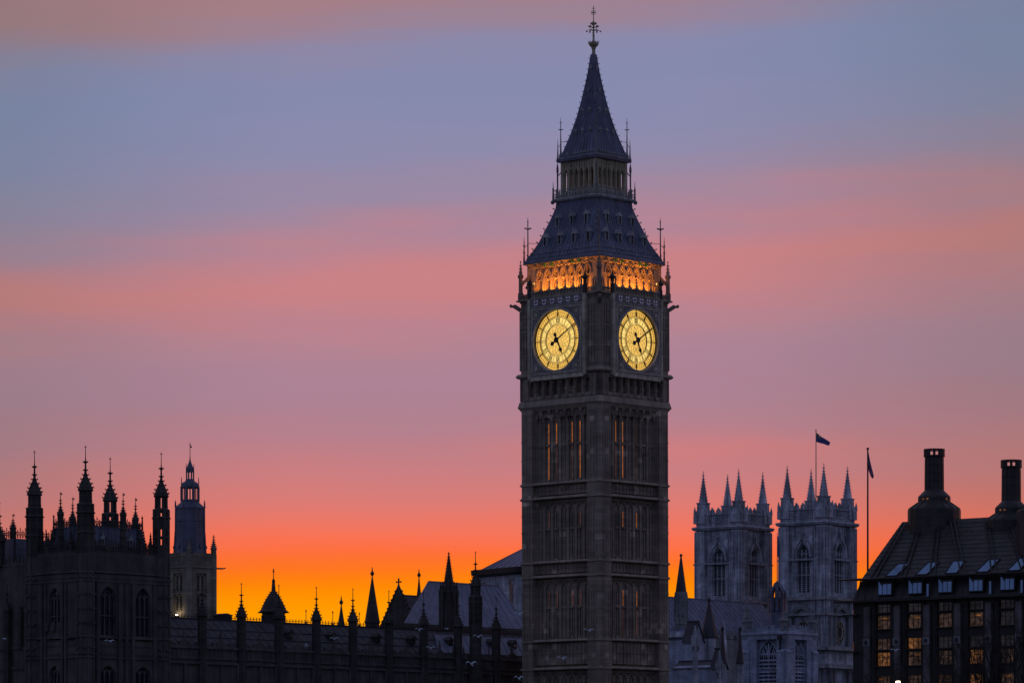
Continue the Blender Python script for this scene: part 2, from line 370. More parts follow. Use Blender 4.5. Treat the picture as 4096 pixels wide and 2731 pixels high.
for sx_ in (-1, 1):
    for sy_ in (-1, 1):
        p = MB(); a, b = 4.33, 6.34; h = .32
        poly = [(a, a), (b, a), (b, b-h), (b-h, b), (a, b)]
        p.ext([(x*sx_, y*sy_, 0) for x, y in poly], (0, 0, 50))
        for k in (0, 1, 2, 3):
            x = a+.12+k*.42
            for zz in LV[::2]:
                p.box(*sorted((sx_*(x-.06), sx_*(x+.06))), *sorted((sy_*6.33, sy_*6.41)), zz[0], zz[1]-.4)
                p.box(*sorted((sx_*6.33, sx_*6.41)), *sorted((sy_*(x-.06), sy_*(x+.06))), zz[0], zz[1]-.4)
        for zz in (10, 14, 25.3, 27.4, 34.6, 36.6, 43.2, 45.4):
            p.ext([(x*sx_, y*sy_, zz) for x, y in [(a-.02, a-.02), (b+.06, a-.02), (b+.06, b-h), (b-h, b+.06), (a-.02, b+.06)]], (0, 0, .13))
        p.build('corner_buttress', 'towerlight' if False else 'tower', T)
for z in (18.2, 21.5, 29.1, 30.8, 38.4, 40.1):
    q = MB(); q.sq([(5.3, z+.06), (6.2, z+.06), (6.36, z+.14), (6.36, z+.22), (6.2, z+.42), (5.3, z+.43)]); 
    for sx_ in (-1, 1):
        for sy_ in (-1, 1): q.ext([(x*sx_, y*sy_, z+.08) for x, y in [(4.2, 4.2), (6.5, 4.2), (6.5, 6.06), (6.06, 6.5), (4.2, 6.5)]], (0, 0, .17))
    q.build('string_course', 'towerlight', T)
# ---- slit windows, some lit from within
LIT = {(0,3,1): 'AABs', (1,3,1): 'AAAA', (0,3,0): 'BABs', (1,3,0): 'ABBA', (0,2,1): 'sAAs', (1,2,1): 'BssB', (0,2,0): 'ssss', (1,2,0): 'ssss',
       (0,1,1): 'sAAs', (1,1,1): 'BBBB', (0,1,0): 'sBBs', (1,1,0): 'ssss', (0,0,0): 'ssss', (1,0,0): 'ssss', (0,0,1): 'ssss', (1,0,1): 'ssss'}
for fi, M in enumerate(VIS):
    for li, k in enumerate((0, 2, 4, 6)):
        a, b = LV[k]; mid = (a+b)/2+.1
        for t, (z0, z1) in enumerate(((a+.25, mid-.16), (mid+.16, b-1.5))):
            if li == 0: z0, z1 = ((9.4, 13.2), (13.5, 17.4))[t]
            for i, x in enumerate((-2.476, -1.238, 1.238, 2.476)):
                c = LIT[(fi, li, t)][i]
                q = MB(M); q.box(x-.08, x+.08, -5.42, -5.375, z0, z1)
                wv = q.build('window', {'A': 'slitA', 'B': 'slitB', 's': 'louver'}[c], T)
                q = MB(M); q.box(x-.2, x-.085, -5.47, -5.37, z0, z1); q.box(x+.085, x+.2, -5.47, -5.37, z0, z1)
                q.box(x-.13, x+.13, -5.48, -5.37, (z0+z1)/2-.03, (z0+z1)/2+.03); q.ext([(x-.3,-5.38,z0-.25),(x+.3,-5.38,z0-.25),(x+.2,-5.38,z0),(x-.2,-5.38,z0)], (0,-.3,0))
                q.build('frame', 'tower', wv)
# ---- corbels, ledge and blind arcade
q = MB()
q.sq([(5.4, 49.0), (6.15, 49.0), (6.4, 49.42), (6.5, 49.5), (6.5, 49.6), (6.34, 50.25), (5.4, 50.31)])
q.build('corbel_ledge', 'towerlight', T)
q = MB()
for M in FACES:
    r = MB(M)
    for i in range(8):
        x = -4.33+i*1.238
        r.ext([(x-.2, -5.37, 46.9), (x-.2, -5.5, 46.9), (x-.2, -5.75, 48.0), (x-.2, -6.16, 48.8), (x-.2, -6.16, 49.0), (x-.2, -5.37, 49.0)], (.4, 0, 0))
    for i in range(7):
        x = -3.711+i*1.238
        for p, s_ in zip(arch_pts(x, .84, 48.2, 48.85, 3), arch_pts(x, .84, 48.2, 48.85, 3)[1:]): r.bar((p[0], -5.8, p[1]), (s_[0], -5.8, s_[1]), .6, .16, (0,1,0))
    off = len(q.v); q.v += r.v; q.f += [tuple(i+off for i in f) for f in r.f]
q.sq([(5.3, 48.86), (5.6, 48.86), (5.6, 49.02), (5.3, 49.02)]); q.build('corbel_table', 'tower', T)
q = MB(); q.box(-5.75, 5.75, -5.75, 5.75, 50.0, 53.2)
for M in FACES:
    r = MB(M); ops = [(-4.38+i*1.252, .82, 50.75, 52.0, 52.55) for i in range(8)]
    wall_face(r, -6.3, 6.3, 50.3, 53.0, ops, -6.3, .54)
    for i in range(9):
        x = -5.006+i*1.252; r.lathe([(.14, 50.4), (.14, 52.3), (.24, 52.6), (.03, 53.0)], 6, (x, -6.36))
        r.box(x-.2, x+.2, -6.5, -6.29, 51.35, 51.55)
    off = len(q.v); q.v += r.v; q.f += [tuple(i+off for i in f) for f in r.f]
q.build('blind_arcade', 'tower', T)
# ---- clock stage
q = MB(); q.box(-6.2, 6.2, -6.2, 6.2, 53.0, 62.3)
q.sq([(6.2, 53.0), (6.5, 53.02), (6.68, 53.2), (6.66, 53.32), (6.48, 53.55), (6.2, 53.6)])
q.build('clock_stage', 'tower', T)
for sx_ in (-1, 1):
    for sy_ in (-1, 1):
        p = MB(); a, b, h = 4.55, 6.456, .5
        p.ext([(x*sx_, y*sy_, 53.3) for x, y in [(a, a), (b, a), (b, b-h), (b-h, b), (a, b)]], (0, 0, 8.2))
        for k in range(4):
            x = a+.18+k*.42
            p.box(*sorted((sx_*(x-.07), sx_*(x+.07))), *sorted((sy_*6.44, sy_*6.58)), 54, 61)
            p.box(*sorted((sx_*6.44, sx_*6.58)), *sorted((sy_*(x-.07), sy_*(x+.07))), 54, 61)
        for zz in (55.6, 56.0, 58.4, 58.9, 60.2):
            for k in range(3):
                x = a+.39+k*.42
                p.box(*sorted((sx_*(x-.13), sx_*(x+.13))), *sorted((sy_*6.44, sy_*6.54)), zz, zz+.22)
                p.box(*sorted((sx_*6.44, sx_*6.54)), *sorted((sy_*(x-.13), sy_*(x+.13))), zz, zz+.22)
        p.build('corner_buttress', 'tower', T)
        gq = MB(); d = 6.5; gq.bar((sx_*6.2, sy_*6.2, 61.2), (sx_*6.8, sy_*6.8, 61.75), .34, .46); gq.bar((sx_*6.75, sy_*6.75, 61.72), (sx_*7.1, sy_*7.1, 61.66), .22, .26); gq.ball((sx_*7.06, sy_*7.06, 61.76), .19, 6, 4)
        gq.build('gargoyle', 'tower', T)
DZ = 57.14; DR = 3.5
def annulus(mb, r0, r1, y, th=.06, n=72):
    vs = []; fs = []
    for i in range(n):
        a = 2*math.pi*i/n
        for r in (r0, r1):
            for yy in (y, y-th): vs.append((r*math.sin(a), yy, DZ+r*math.cos(a)))
    for i in range(n):
        j = (i+1) % n; b, e_ = i*4, j*4
        fs += [(b+1, e_+1, e_+3, b+3), (b, b+2, e_+2, e_), (b, e_, e_+1, b+1), (b+2, b+3, e_+3, e_+2)]
    mb.add(vs, fs)
def pol(r, deg, y): a = rad(deg); return (r*math.sin(a), y, DZ+r*math.cos(a))
def disc(mb, r0, r1, y, n=72):
    vs = []; fs = []
    for i in range(n):
        vs += [pol(r0, 360*i/n, y), pol(r1, 360*i/n, y)]
    for i in range(n):
        j = (i+1) % n; fs.append((2*i, 2*i+1, 2*j+1, 2*j))
    mb.add(vs, fs)
NUM = ['XII','I','II','III','IV','V','VI','VII','VIII','IX','X','XI']
for M in VIS:
    pf = MB(M)     # square dial surround with a round opening
    Y0 = -6.86; R1 = 3.56; n = 64
    ring = [(R1*math.sin(2*math.pi*i/n), R1*math.cos(2*math.pi*i/n)) for i in range(n)]
    sqp = []
    for x, z in ring:
        k = 4.15/max(abs(x), abs(z)); sqp.append((x*k, z*k))
    vs = []; fs = []
    for (x, z), (X_, Z_) in zip(ring, sqp): vs += [(x, Y0, DZ+z), (X_, Y0, DZ+Z_), (x, -6.5, DZ+z), (X_, -6.2, DZ+Z_)]
    for i in range(n):
        b, e_ = 4*i, 4*((i+1) % n); fs += [(b, e_, e_+1, b+1), (b, b+2, e_+2, e_), (b+1, e_+1, e_+3, b+3)]
    pf.add(vs, fs)
    dial = pf.build('clock_dial', 'blue', T)
    fr = MB(M)
    for h_, wd in ((3.86, .09), (4.1, .05)):
        for s_ in (-1, 1):
            fr.box(-h_, h_, Y0-.05, Y0, DZ+s_*h_-wd/2, DZ+s_*h_+wd/2); fr.box(s_*h_-wd/2, s_*h_+wd/2, Y0-.06, Y0, DZ-h_, DZ+h_)
    annulus(fr, 3.57, 3.68, Y0, .09); annulus(fr, 3.76, 3.82, Y0, .05)
    for sx_ in (-1, 1):
        for sz_ in (-1, 1):
            cx, cz = sx_*3.18, DZ+sz_*3.18
            for k in range(16):
                a0, a1 = 2*math.pi*k/16, 2*math.pi*(k+1)/16
                fr.bar((cx+.52*math.cos(a0), Y0-.03, cz+.52*math.sin(a0)), (cx+.52*math.cos(a1), Y0-.03, cz+.52*math.sin(a1)), .06, .06, (0,1,0))
            for k in range(8):
                a0 = 2*math.pi*k/8; fr.bar((cx, Y0-.04, cz), (cx+.3*math.cos(a0), Y0-.04, cz+.3*math.sin(a0)), .08, .08, (0,1,0))
            fr.bar((cx+sx_*-.3, Y0-.03, cz+sz_*.5), (cx-sx_*1.1, Y0-.03, cz+sz_*.62), .05); fr.bar((cx+sx_*.5, Y0-.03, cz-sz_*.3), (cx+sx_*.62, Y0-.03, cz-sz_*1.1), .05)
    fr.build('gilt_border', 'border', dial)
    YG = -6.5
    d1 = MB(M); disc(d1, .001, 1.86, YG); d1.build('rosette_glass', 'dialA', dial)
    d2 = MB(M); disc(d2, 1.86, 2.70, YG); d2.build('numeral_glass', 'dialB', dial)
    d3 = MB(M); disc(d3, 2.70, 3.6, YG); d3.build('minute_glass', 'dialC', dial)
    ir = MB(M); yi = YG-.02
    for r0, r1 in ((3.47, 3.5), (1.83, 1.88), (2.70, 2.76)): annulus(ir, r0, r1, yi, .08)
    for h in range(12):
        dg = h*30
        ir.bar(pol(2.74, dg, yi-.04), pol(3.55, dg, yi-.04), .08, .06, (0,1,0))
        for s_ in (-1, 1):
            ir.bar(pol(2.86, dg+s_*2.2, yi-.04), pol(3.28, dg+s_*2.2, yi-.04), .035, .05, (0,1,0))
        ch = NUM[h]; wd = {'I': .13, 'V': .26, 'X': .28}; tot = sum(wd[c] for c in ch); x = -tot/2
        a = rad(dg); U = Vector((math.cos(a), 0, -math.sin(a))); V = Vector((math.sin(a), 0, math.cos(a))); O = Vector((0, yi-.04, DZ))
        def pt(u, v): return O+U*u+V*v
        r0, r1 = 2.02, 2.60
        for c in ch:
            m = x+wd[c]/2
            if c == 'I': ir.bar(pt(m, r0), pt(m, r1), .04, .05, (0,1,0))
            elif c == 'V': ir.bar(pt(m, r0), pt(m-.1, r1), .035, .05, (0,1,0)); ir.bar(pt(m, r0), pt(m+.1, r1), .035, .05, (0,1,0))
            else: ir.bar(pt(m-.1, r0), pt(m+.1, r1), .035, .05, (0,1,0)); ir.bar(pt(m+.1, r0), pt(m-.1, r1), .035, .05, (0,1,0))
            x += wd[c]
    ir.build('numeral_ring', 'dialiron', dial)
    tr = MB(M); yt = YG-.012
    for r0, r1 in ((3.27, 3.31), (2.86, 2.895), (1.98, 2.01), (2.60, 2.63)): annulus(tr, r0, r1, yt, .04)
    for k in range(60):
        if k % 5: tr.bar(pol(2.88, k*6, yt-.02), pol(3.29, k*6, yt-.02), .035, .04, (0,1,0))
        if k % 5 and k % 2: tr.bar(pol(2.02, k*6, yt-.02), pol(2.62, k*6, yt-.02), .025, .03, (0,1,0))
    RR = [.42, .80, 1.18, 1.54, 1.85]
    for k in range(len(RR)-1):     # petal lattice of the rosette
        nn = 8 if k < 1 else 16
        for i in range(nn):
            o_ = 0 if k % 2 == 0 else 180/nn
            a0 = 360*i/nn+o_
            for s_ in (-1, 1): tr.bar(pol(RR[k], a0, yt-.02), pol(RR[k+1], a0+s_*180/nn, yt-.02), .015, .03, (0,1,0))
    tr.build('tracery', 'tracery', dial)
    hd = MB(M); yh = YG-.2
    def blade(mb, deg, pts, y, th=.05):
        a = rad(deg); U = Vector((math.cos(a), 0, -math.sin(a))); V = Vector((math.sin(a), 0, math.cos(a))); O = Vector((0, y, DZ))
        mb.ext([O+U*u+V*v for u, v in pts], (0, -th, 0))
    sym = lambda L: [(u, v) for u, v in L]+[(-u, v) for u, v in L[::-1]]
    blade(hd, 155, sym([(.16, -.2), (.13, .3), (.07, .95), (.09, 1.02), (.24, 1.2), (.22, 1.38), (.08, 1.55), (.02, 1.85)]), yh)
    blade(hd, 155, sym([(.15, -.1), (.10, -.45), (.20, -.6), (.20, -.8), (.08, -.98)]), yh-.002)
    hd.lathe([(.01, 0)], 3, (0,0), cap=False) if False else None
    hd.build('hour_hand', 'dialiron', dial)
    md = MB(M)
    blade(md, 58.5, sym([(.10, -.2), (.085, .5), (.065, 1.9), (.11, 2.0), (.06, 2.1), (.05, 2.9), (.035, 3.5)]), yh-.1)
    blade(md, 58.5, sym([(.11, -.1), (.11, -.5), (.26, -.66), (.28, -.78), (.16, -.98), (.05, -1.05)]), yh-.102)
    annulus(md, .001, .34, yh-.11, .1, 20)
    md.build('minute_hand', 'dialiron', dial)
    # checkered strips, inscription band and shields
    for s_ in (-1, 1): q = MB(M); q.box(*sorted((s_*4.17, s_*4.53)), -6.9, -6.19, 52.75, 62.2); q.build('checker_strip', 'checker', T)
    q = MB(M); q.box(-4.16, 4.16, -6.84, -6.19, 52.55, 52.98); 
    for i in range(30): q.box(-4.05+i*.27, -3.9+i*.27, -6.88, -6.83, 52.62, 52.9)
    q.build('inscription_band', 'border', T)
    q = MB(M); q.box(-4.16, 4.16, -6.83, -6.19, DZ+4.16, 62.2); q.build('shield_frieze', 'blue', T)
    for i in range(6):
        x = -3.175+i*1.27
        q = MB(M); q.ext([(x-.33, -6.84, 62.08), (x+.33, -6.84, 62.08), (x+.33, -6.84, 61.6), (x, -6.84, 61.34), (x-.33, -6.84, 61.6)], (0, -.05, 0)); sh = q.build('shield', 'white', T)
        q = MB(M); q.box(x-.06, x+.06, -6.9, -6.885, 61.42, 62.08); q.box(x-.33, x+.33, -6.9, -6.884, 61.72, 61.84); q.build('cross', 'red', sh)
        q = MB(M); q.lathe([(.01, 61.5), (.14, 61.68), (.01, 61.86)], 4, (x+.63, -6.84)); q.build('quatrefoil', 'gilt', T)
# ---- parapet with finials
q = MB()
for M in FACES:
    r = MB(M)
    r.box(-6.62, 6.62, -6.62, -6.2, 62.2, 62.36); r.box(-4.5, 4.5, -6.86, -6.5, 62.2, 62.36)
    r.box(-4.5, 4.5, -6.78, -6.5, 62.34, 62.46); r.box(-4.5, 4.5, -6.78, -6.5, 63.0, 63.14)
    r.box(-4.5, 4.5, -6.62, -6.5, 62.4, 63.0)
    for i in range(19):
        x = -4.5+i*.5; r.box(x-.06, x+.06, -6.76, -6.6, 62.4, 63.05)
    for i in range(7):
        x = -3.81+i*1.27
        r.ext([(x-.3, -6.78, 63.13), (x+.3, -6.78, 63.13), (x, -6.78, 63.42)], (0, .22, 0))
        r.lathe([(.14, 63.05), (.14, 63.45), (.09, 63.55), (.09, 63.8), (.15, 63.85), (.02, 64.45)], 4, (x, -6.66), 0)
    for s_ in (-1, 1):
        r.box(*sorted((s_*4.5, s_*6.3)), -6.5, -6.3, 62.36, 62.5); r.box(*sorted((s_*4.5, s_*6.3)), -6.5, -6.3, 62.86, 63.0)
        for k in range(7): r.box(*sorted((s_*(4.6+k*.27), s_*(4.7+k*.27))), -6.46, -6.34, 62.45, 62.9)
    off = len(q.v); q.v += r.v; q.f += [tuple(i+off for i in f) for f in r.f]
q.build('parapet', 'towerlight', T)
for M in FACES:
    for s_ in (-1, 1):
        q = MB(M); q.lathe([(.26, 62.3), (.26, 63.4), (.2, 63.5), (.2, 63.95), (.42, 64.05), (.42, 64.2), (.25, 64.4), (.1, 64.6), (.08, 64.8), (.02, 65.0)], 8, (s_*4.35, -6.64))
        ln = q.build('parapet_lantern', 'ironblack', T)
        q = MB(M); q.ball((s_*3.9, -6.5, 64.15), .15, 8, 6); q.build('lamp', 'warmlamp', ln)
for sx_ in (-1, 1):
    for sy_ in (-1, 1):
        q = MB(); c = (sx_*6.22, sy_*6.22)
        q.lathe([(.36, 62.2), (.36, 63.2), (.26, 63.3), (.24, 65.0), (.36, 65.1), (.36, 65.4), (.2, 65.5), (.03, 67.0)], 8, c)
        crockets(q, c, [(.18, 65.7), (.13, 66.1), (.08, 66.5)], 4, 0, .13); q.ball((c[0], c[1], 67.0), .11, 6, 4)
        for k in range(6):     # flying buttress to the belfry
            a0, a1 = rad(90*k/6), rad(90*(k+1)/6); e0 = 6.2-.75*(1-math.cos(a0)); e1 = 6.2-.75*(1-math.cos(a1))
            q.bar((sx_*e0, sy_*e0, 63.9+.95*math.sin(a0)), (sx_*e1, sy_*e1, 63.9+.95*math.sin(a1)), .22, .34)
        q.bar((sx_*6.15, sy_*6.15, 64.2), (sx_*5.45, sy_*5.45, 65.4), .2, .3)
        q.build('pinnacle', 'tower', T)
# ---- floodlit belfry
q = MB(); q.box(-5.12, 5.12, -5.12, 5.12, 62.2, 66.9); q.box(-6.3, 6.3, -6.3, 6.3, 62.0, 62.3); q.build('belfry_core', 'towerlight', T)
q = MB()
for M in FACES:
    r = MB(M); ops = [(-3.81+i*1.27, .66, 62.7, 64.6, 65.6) for i in range(7)]
    wall_face(r, -4.45, 4.45, 62.3, 66.05, ops, -5.4, .3)
    for i in range(8):
        x = -4.445+i*1.27; r.ext([(x-.16, -5.39, 62.3), (x+.16, -5.39, 62.3), (x+.1, -5.5, 62.3), (x-.1, -5.5, 62.3)], (0, 0, 2.75))
    for i in range(7):
        x = -3.81+i*1.27
        for o_, w2, zs_, zt_ in ((-5.5, 1.12, 64.75, 66.0),):
            pp = arch_pts(x, w2, zs_, zt_, 5)
            for a, b in zip(pp, pp[1:]): r.bar((a[0], o_, a[1]), (b[0], o_, b[1]), .22, .13, (0,1,0))
        for s_ in (-1, 1): r.ext([(x+s_*.34, -5.42, 64.5), (x+s_*.1, -5.42, 64.75), (x+s_*.34, -5.42, 65.0)], (0, .3, 0))
    off = len(q.v); q.v += r.v; q.f += [tuple(i+off for i in f) for f in r.f]
for sx_ in (-1, 1):
    for sy_ in (-1, 1):
        q.ext([(sx_*x, sy_*y, 62.3) for x, y in [(4.45, 4.45), (5.5, 4.45), (5.55, 5.3), (5.3, 5.55), (4.45, 5.5)]], (0, 0, 4.2))
        for k in range(3): 
            x = 4.62+k*.36
            q.box(*sorted((sx_*(x-.09), sx_*(x+.09))), *sorted((sy_*5.5, sy_*5.68)), 62.3, 64.0-.1*k); q.box(*sorted((sx_*5.5, sx_*5.68)), *sorted((sy_*(x-.09), sy_*(x+.09))), 62.3, 64.0-.1*k)
        q.lathe([(.16, 63), (.16, 66.3)], 6, (sx_*5.55, sy_*5.55))
q.build('belfry_arcade', 'towerlight', T)
q = MB(); q.sq([(5.3, 66.0), (5.5, 66.02), (5.62, 66.3), (5.8, 66.62), (5.3, 66.63)]); q.build('eaves_moulding', 'towerlight', T)
rnd = random.Random(3)
for M in VIS:
    q = MB(M); q.box(-5.0, 5.0, -5.66, -5.5, 66.1, 66.6)
    for i in range(9):
        x0 = -4.9+i*1.09
        if i in (2, 3, 6, 7): gq = MB(M); gq.box(x0-.16, x0+.1, -5.86, -5.6, 66.2, 66.58); gq.build('green_panel', 'green', T)
        for k in range(9):
            x = x0+.17+rnd.random()*.75; z = 66.16+rnd.random()*.38; s_ = .04+.04*rnd.random()
            q.box(x-s_, x+s_, -5.70-.1*(z-66.1)-.1*rnd.random(), -5.55, z-s_*.7, z+s_*.7)
    q.build('gilt_frieze', 'gilt', T)
for i, M in enumerate(FACES):
    fx = MB(M)
    for k in range(7): fx.box(-4.0+k*1.27, -3.62+k*1.27, -6.42, -6.3, 62.35, 62.5)
    fx.build('floodlight', 'warmlamp', T)
    ld = bpy.data.lights.new('belfry_floodlight', 'AREA'); ld.shape = 'RECTANGLE'; ld.size = 7.4; ld.size_y = .2; ld.energy = 500; ld.color = (1, .30, .03); ld.spread = rad(130)
    lo = bpy.data.objects.new('belfry_floodlight', ld); C.objects.link(lo); lo.parent = T
    d = Vector((0, .5, 1)).normalized()
    zx = -d; yx = zx.cross(Vector((1, 0, 0)))
    lo.matrix_local = M@TR(0, -6.28, 62.5)@Matrix(((1, yx.x, zx.x, 0), (0, yx.y, zx.y, 0), (0, yx.z, zx.z, 0), (0, 0, 0, 1)))
# ---- lower roof
LR = [(6.02, 66.6), (6.0, 66.95), (5.72, 67.2), (5.13, 68.3), (4.62, 69.35), (4.17, 70.6), (3.61, 72.15), (3.21, 73.45), (3.12, 74.4)]
def prof_at(pr, z):
    for (h0, z0), (h1, z1) in zip(pr, pr[1:]):
        if z0 <= z <= z1: return h0+(h1-h0)*(z-z0)/(z1-z0)
    return pr[-1][0]
def ribs(mb, pr, n):
    for M in FACES:
        r = MB(M)
        for i in range(n+1):
            fx_ = -1+2*i/n
            for (h0, z0), (h1, z1) in zip(pr, pr[1:]): r.bar((fx_*h0, -h0-.01, z0), (fx_*h1, -h1-.01, z1), .07, .1)
        off = len(mb.v); mb.v += r.v; mb.f += [tuple(i+off for i in f) for f in r.f]
q = MB(); q.sq(LR); ribs(q, LR[2:], 20); lr = q.build('lower_roof', 'iron', T)
def hips(pr, z0, z1, step, s_):
    q = MB(); z = z0
    while z < z1:
        h = prof_at(pr, z)
        for sx_ in (-1, 1):
            for sy_ in (-1, 1):
                q.bar((sx_*(h-.05), sy_*(h-.05), z), (sx_*(h+s_*.7), sy_*(h+s_*.7), z+s_*.55), s_*.45); q.ball((sx_*(h+s_*.75), sy_*(h+s_*.75), z+s_*.75), s_*.42, 5, 3)
        z += step
    return q
hips(LR, 67.6, 74.0, .8, .22).build('hip_crockets', 'irontrim', lr)
def cresting(pr, zs, step, s_):
    q = MB()
    for z, hh in zs:
        h = prof_at(pr, z)
        for M in FACES:
            r = MB(M); n = int(2*h/step); r.box(-h, h, -h-.07, -h+.03, z+.01, z+.05)
            for i in range(n+1):
                x = -h+.1+i*(2*h-.2)/n; r.box(x-s_, x+s_, -h-.09, -h+.05, z, z+hh)
                if i % 2 == 0: r.box(x-s_*.6, x+s_*.6, -h-.08, -h+.05, z+hh, z+hh*1.7)
            off = len(q.v); q.v += r.v; q.f += [tuple(i+off for i in f) for f in r.f]
    return q
cresting(LR, ((67.25, .14), (67.85, .12)), .42, .07).build('cresting', 'irontrim', lr)
def dormer(parent, M, x, z, h, w_, ht, pr, dark=True):
    r = MB(M); zt = z+ht; hb = prof_at(pr, zt+ht*.5)
    y0 = -h-.12
    r.box(x-w_/2, x-w_/2+.09, y0, -hb, z, zt); r.box(x+w_/2-.09, x+w_/2, y0, -hb, z, zt)
    r.box(x-w_/2, x+w_/2, y0, -h+.1, z-.08, z)
    r.ext([(x-w_*.75, y0-.08, zt-.02), (x+w_*.75, y0-.08, zt-.02), (x, y0-.08, zt+w_*.95)], (0, -hb-y0+.1, 0))
    r.lathe([(.07, zt+w_*.9), (.02, zt+w_*1.5)], 4, (x, y0-.05))
    d_ = r.build('dormer', 'irontrim' if dark else 'iron', parent)
    r = MB(M); r.box(x-w_/2+.08, x+w_/2-.08, y0+.06, -hb, z, zt); r.build('opening', 'louver', d_)
for M in VIS:
    for x in (-3.42, -1.14, 1.14, 3.42): dormer(lr, M, x, 68.75, prof_at(LR, 68.75), .56, 1.0, LR)
    for x in (-2.27, 0, 2.27): dormer(lr, M, x, 71.1, prof_at(LR, 71.1), .54, .95, LR)
def iron_finial(sx_, sy_, o, z0, z1, cross=.4, zc=None):
    q = MB(); c = (sx_*o, sy_*o); q.lathe([(.16, z0), (.09, z0+.8), (.06, z1-.5), (.015, z1)], 6, c)
    zc = zc or z1-1.3
    for k in range(4): a = rad(45+90*k); q.bar((c[0], c[1], zc), (c[0]+cross*math.cos(a), c[1]+cross*math.sin(a), zc+.12), .07, .16)
    q.ball((c[0], c[1], z1-.5), .1, 6, 4); q.ball((c[0], c[1], zc), .14, 6, 4)
    o2 = o+.3; c2 = (sx_*o2, sy_*o2)
    return q, c, c2
for sx_ in (-1, 1):
    for sy_ in (-1, 1):
        q, c, c2 = iron_finial(sx_, sy_, 5.6, 66.9, 72.3, .42, 70.9)
        q.lathe([(.13, 66.7), (.09, 68.0), (.05, 69.4), (.01, 70.1)], 6, (sx_*5.92, sy_*5.92))
        for z in (67.3, 68.1, 68.9): q.ball((sx_*5.92, sy_*5.92, z), .15, 6, 3)
        q.bar((c[0], c[1], 69.2), (sx_*4.7, sy_*4.7, 69.2), .05); q.bar((c[0], c[1], 69.1), (sx_*5.92, sy_*5.92, 68.6), .05)
        for k in range(5): q.ball((sx_*(5.45-.1*k), sy_*(5.45-.1*k), 67.4+.25*k), .13, 5, 3)
        q.build('iron_finial', 'blue', T)
# ---- gallery and lantern
q = MB(); q.sq([(3.1, 74.0), (3.42, 74.15), (3.55, 74.35), (3.5, 74.5), (3.1, 74.51)])
for M in FACES:
    r = MB(M)
    for zz in (74.7, 75.0, 75.45): r.box(-3.45, 3.45, -3.45, -3.39, zz, zz+.06)
    for i in range(15):
        x = -3.42+i*6.84/14; r.box(x-.05, x+.05, -3.46, -3.38, 74.5, 75.5+.15*(i % 2)); r.lathe([(.11, 74.62), (.11, 74.9)], 4, (x, -3.44))
        r.ball((x+.2, -3.42, 74.2), .12, 5, 3)
    off = len(q.v); q.v += r.v; q.f += [tuple(i+off for i in f) for f in r.f]
q.build('gallery', 'irontrim', T)
q = MB()
for M in FACES:
    r = MB(M); ops = [(-2.02+i*.81, .5, 75.4, 77.3, 77.9) for i in range(6)]
    wall_face(r, -2.72, 2.72, 74.4, 79.0, ops, -2.72, .3)
    for i in range(7):
        x = -2.43+i*.81; r.lathe([(.12, 74.5), (.1, 77.3), (.17, 77.5), (.1, 77.6), (.1, 78.3), (.16, 78.4), (.02, 78.8)], 6, (x, -2.76))
        if i < 6:
            xx = x+.405; r.box(xx-.04, xx+.04, -2.8, -2.7, 77.9, 78.6); r.ball((xx, -2.74, 78.35), .13, 5, 3)
            r.box(xx-.25, xx+.25, -2.79, -2.71, 75.05, 75.3)
    off = len(q.v); q.v += r.v; q.f += [tuple(i+off for i in f) for f in r.f]
for sx_ in (-1, 1):
    for sy_ in (-1, 1): q.lathe([(.36, 74.4), (.3, 75.3), (.3, 79.0)], 8, (sx_*2.62, sy_*2.62))
q.build('lantern', 'palelead', T)
for sx_ in (-1, 1):
    for sy_ in (-1, 1):
        q = MB(); q.lathe([(.14, 74.2), (.1, 75.6), (.14, 75.7), (.06, 75.8), (.02, 76.6)], 6, (sx_*3.45, sy_*3.45)); q.ball((sx_*3.5, sy_*3.5, 74.1), .26, 8, 5)
        q.lathe([(.1, 74.5), (.1, 77.6), (.15, 77.7), (.15, 78.1), (.03, 78.8)], 6, (sx_*3.08, sy_*3.08)); q.bar((sx_*3.08, sy_*3.08, 77.2), (sx_*2.7, sy_*2.7, 77.8), .08, .12)
        q.lathe([(.12, 79.0), (.07, 80.3), (.02, 81.6)], 6, (sx_*3.05, sy_*3.05))
        c = (sx_*2.8, sy_*2.8); q.lathe([(.12, 79.4), (.06, 82), (.045, 83.6), (.015, 84.2)], 6, c)
        for k in range(4): a = rad(45+90*k); q.bar((c[0], c[1], 82.75), (c[0]+.27*math.cos(a), c[1]+.27*math.sin(a), 82.8), .06, .1)
        for k in range(4): a = rad(45+90*k); q.bar((c[0], c[1], 83.6), (c[0]+.14*math.cos(a), c[1]+.14*math.sin(a), 83.6), .05, .06)
        q.bar((c[0], c[1], 81.3), (sx_*2.2, sy_*2.2, 81.35), .05); q.bar((c[0], c[1], 81.1), (sx_*3.05, sy_*3.05, 80.6), .05)
        q.build('iron_finial', 'blue', T)
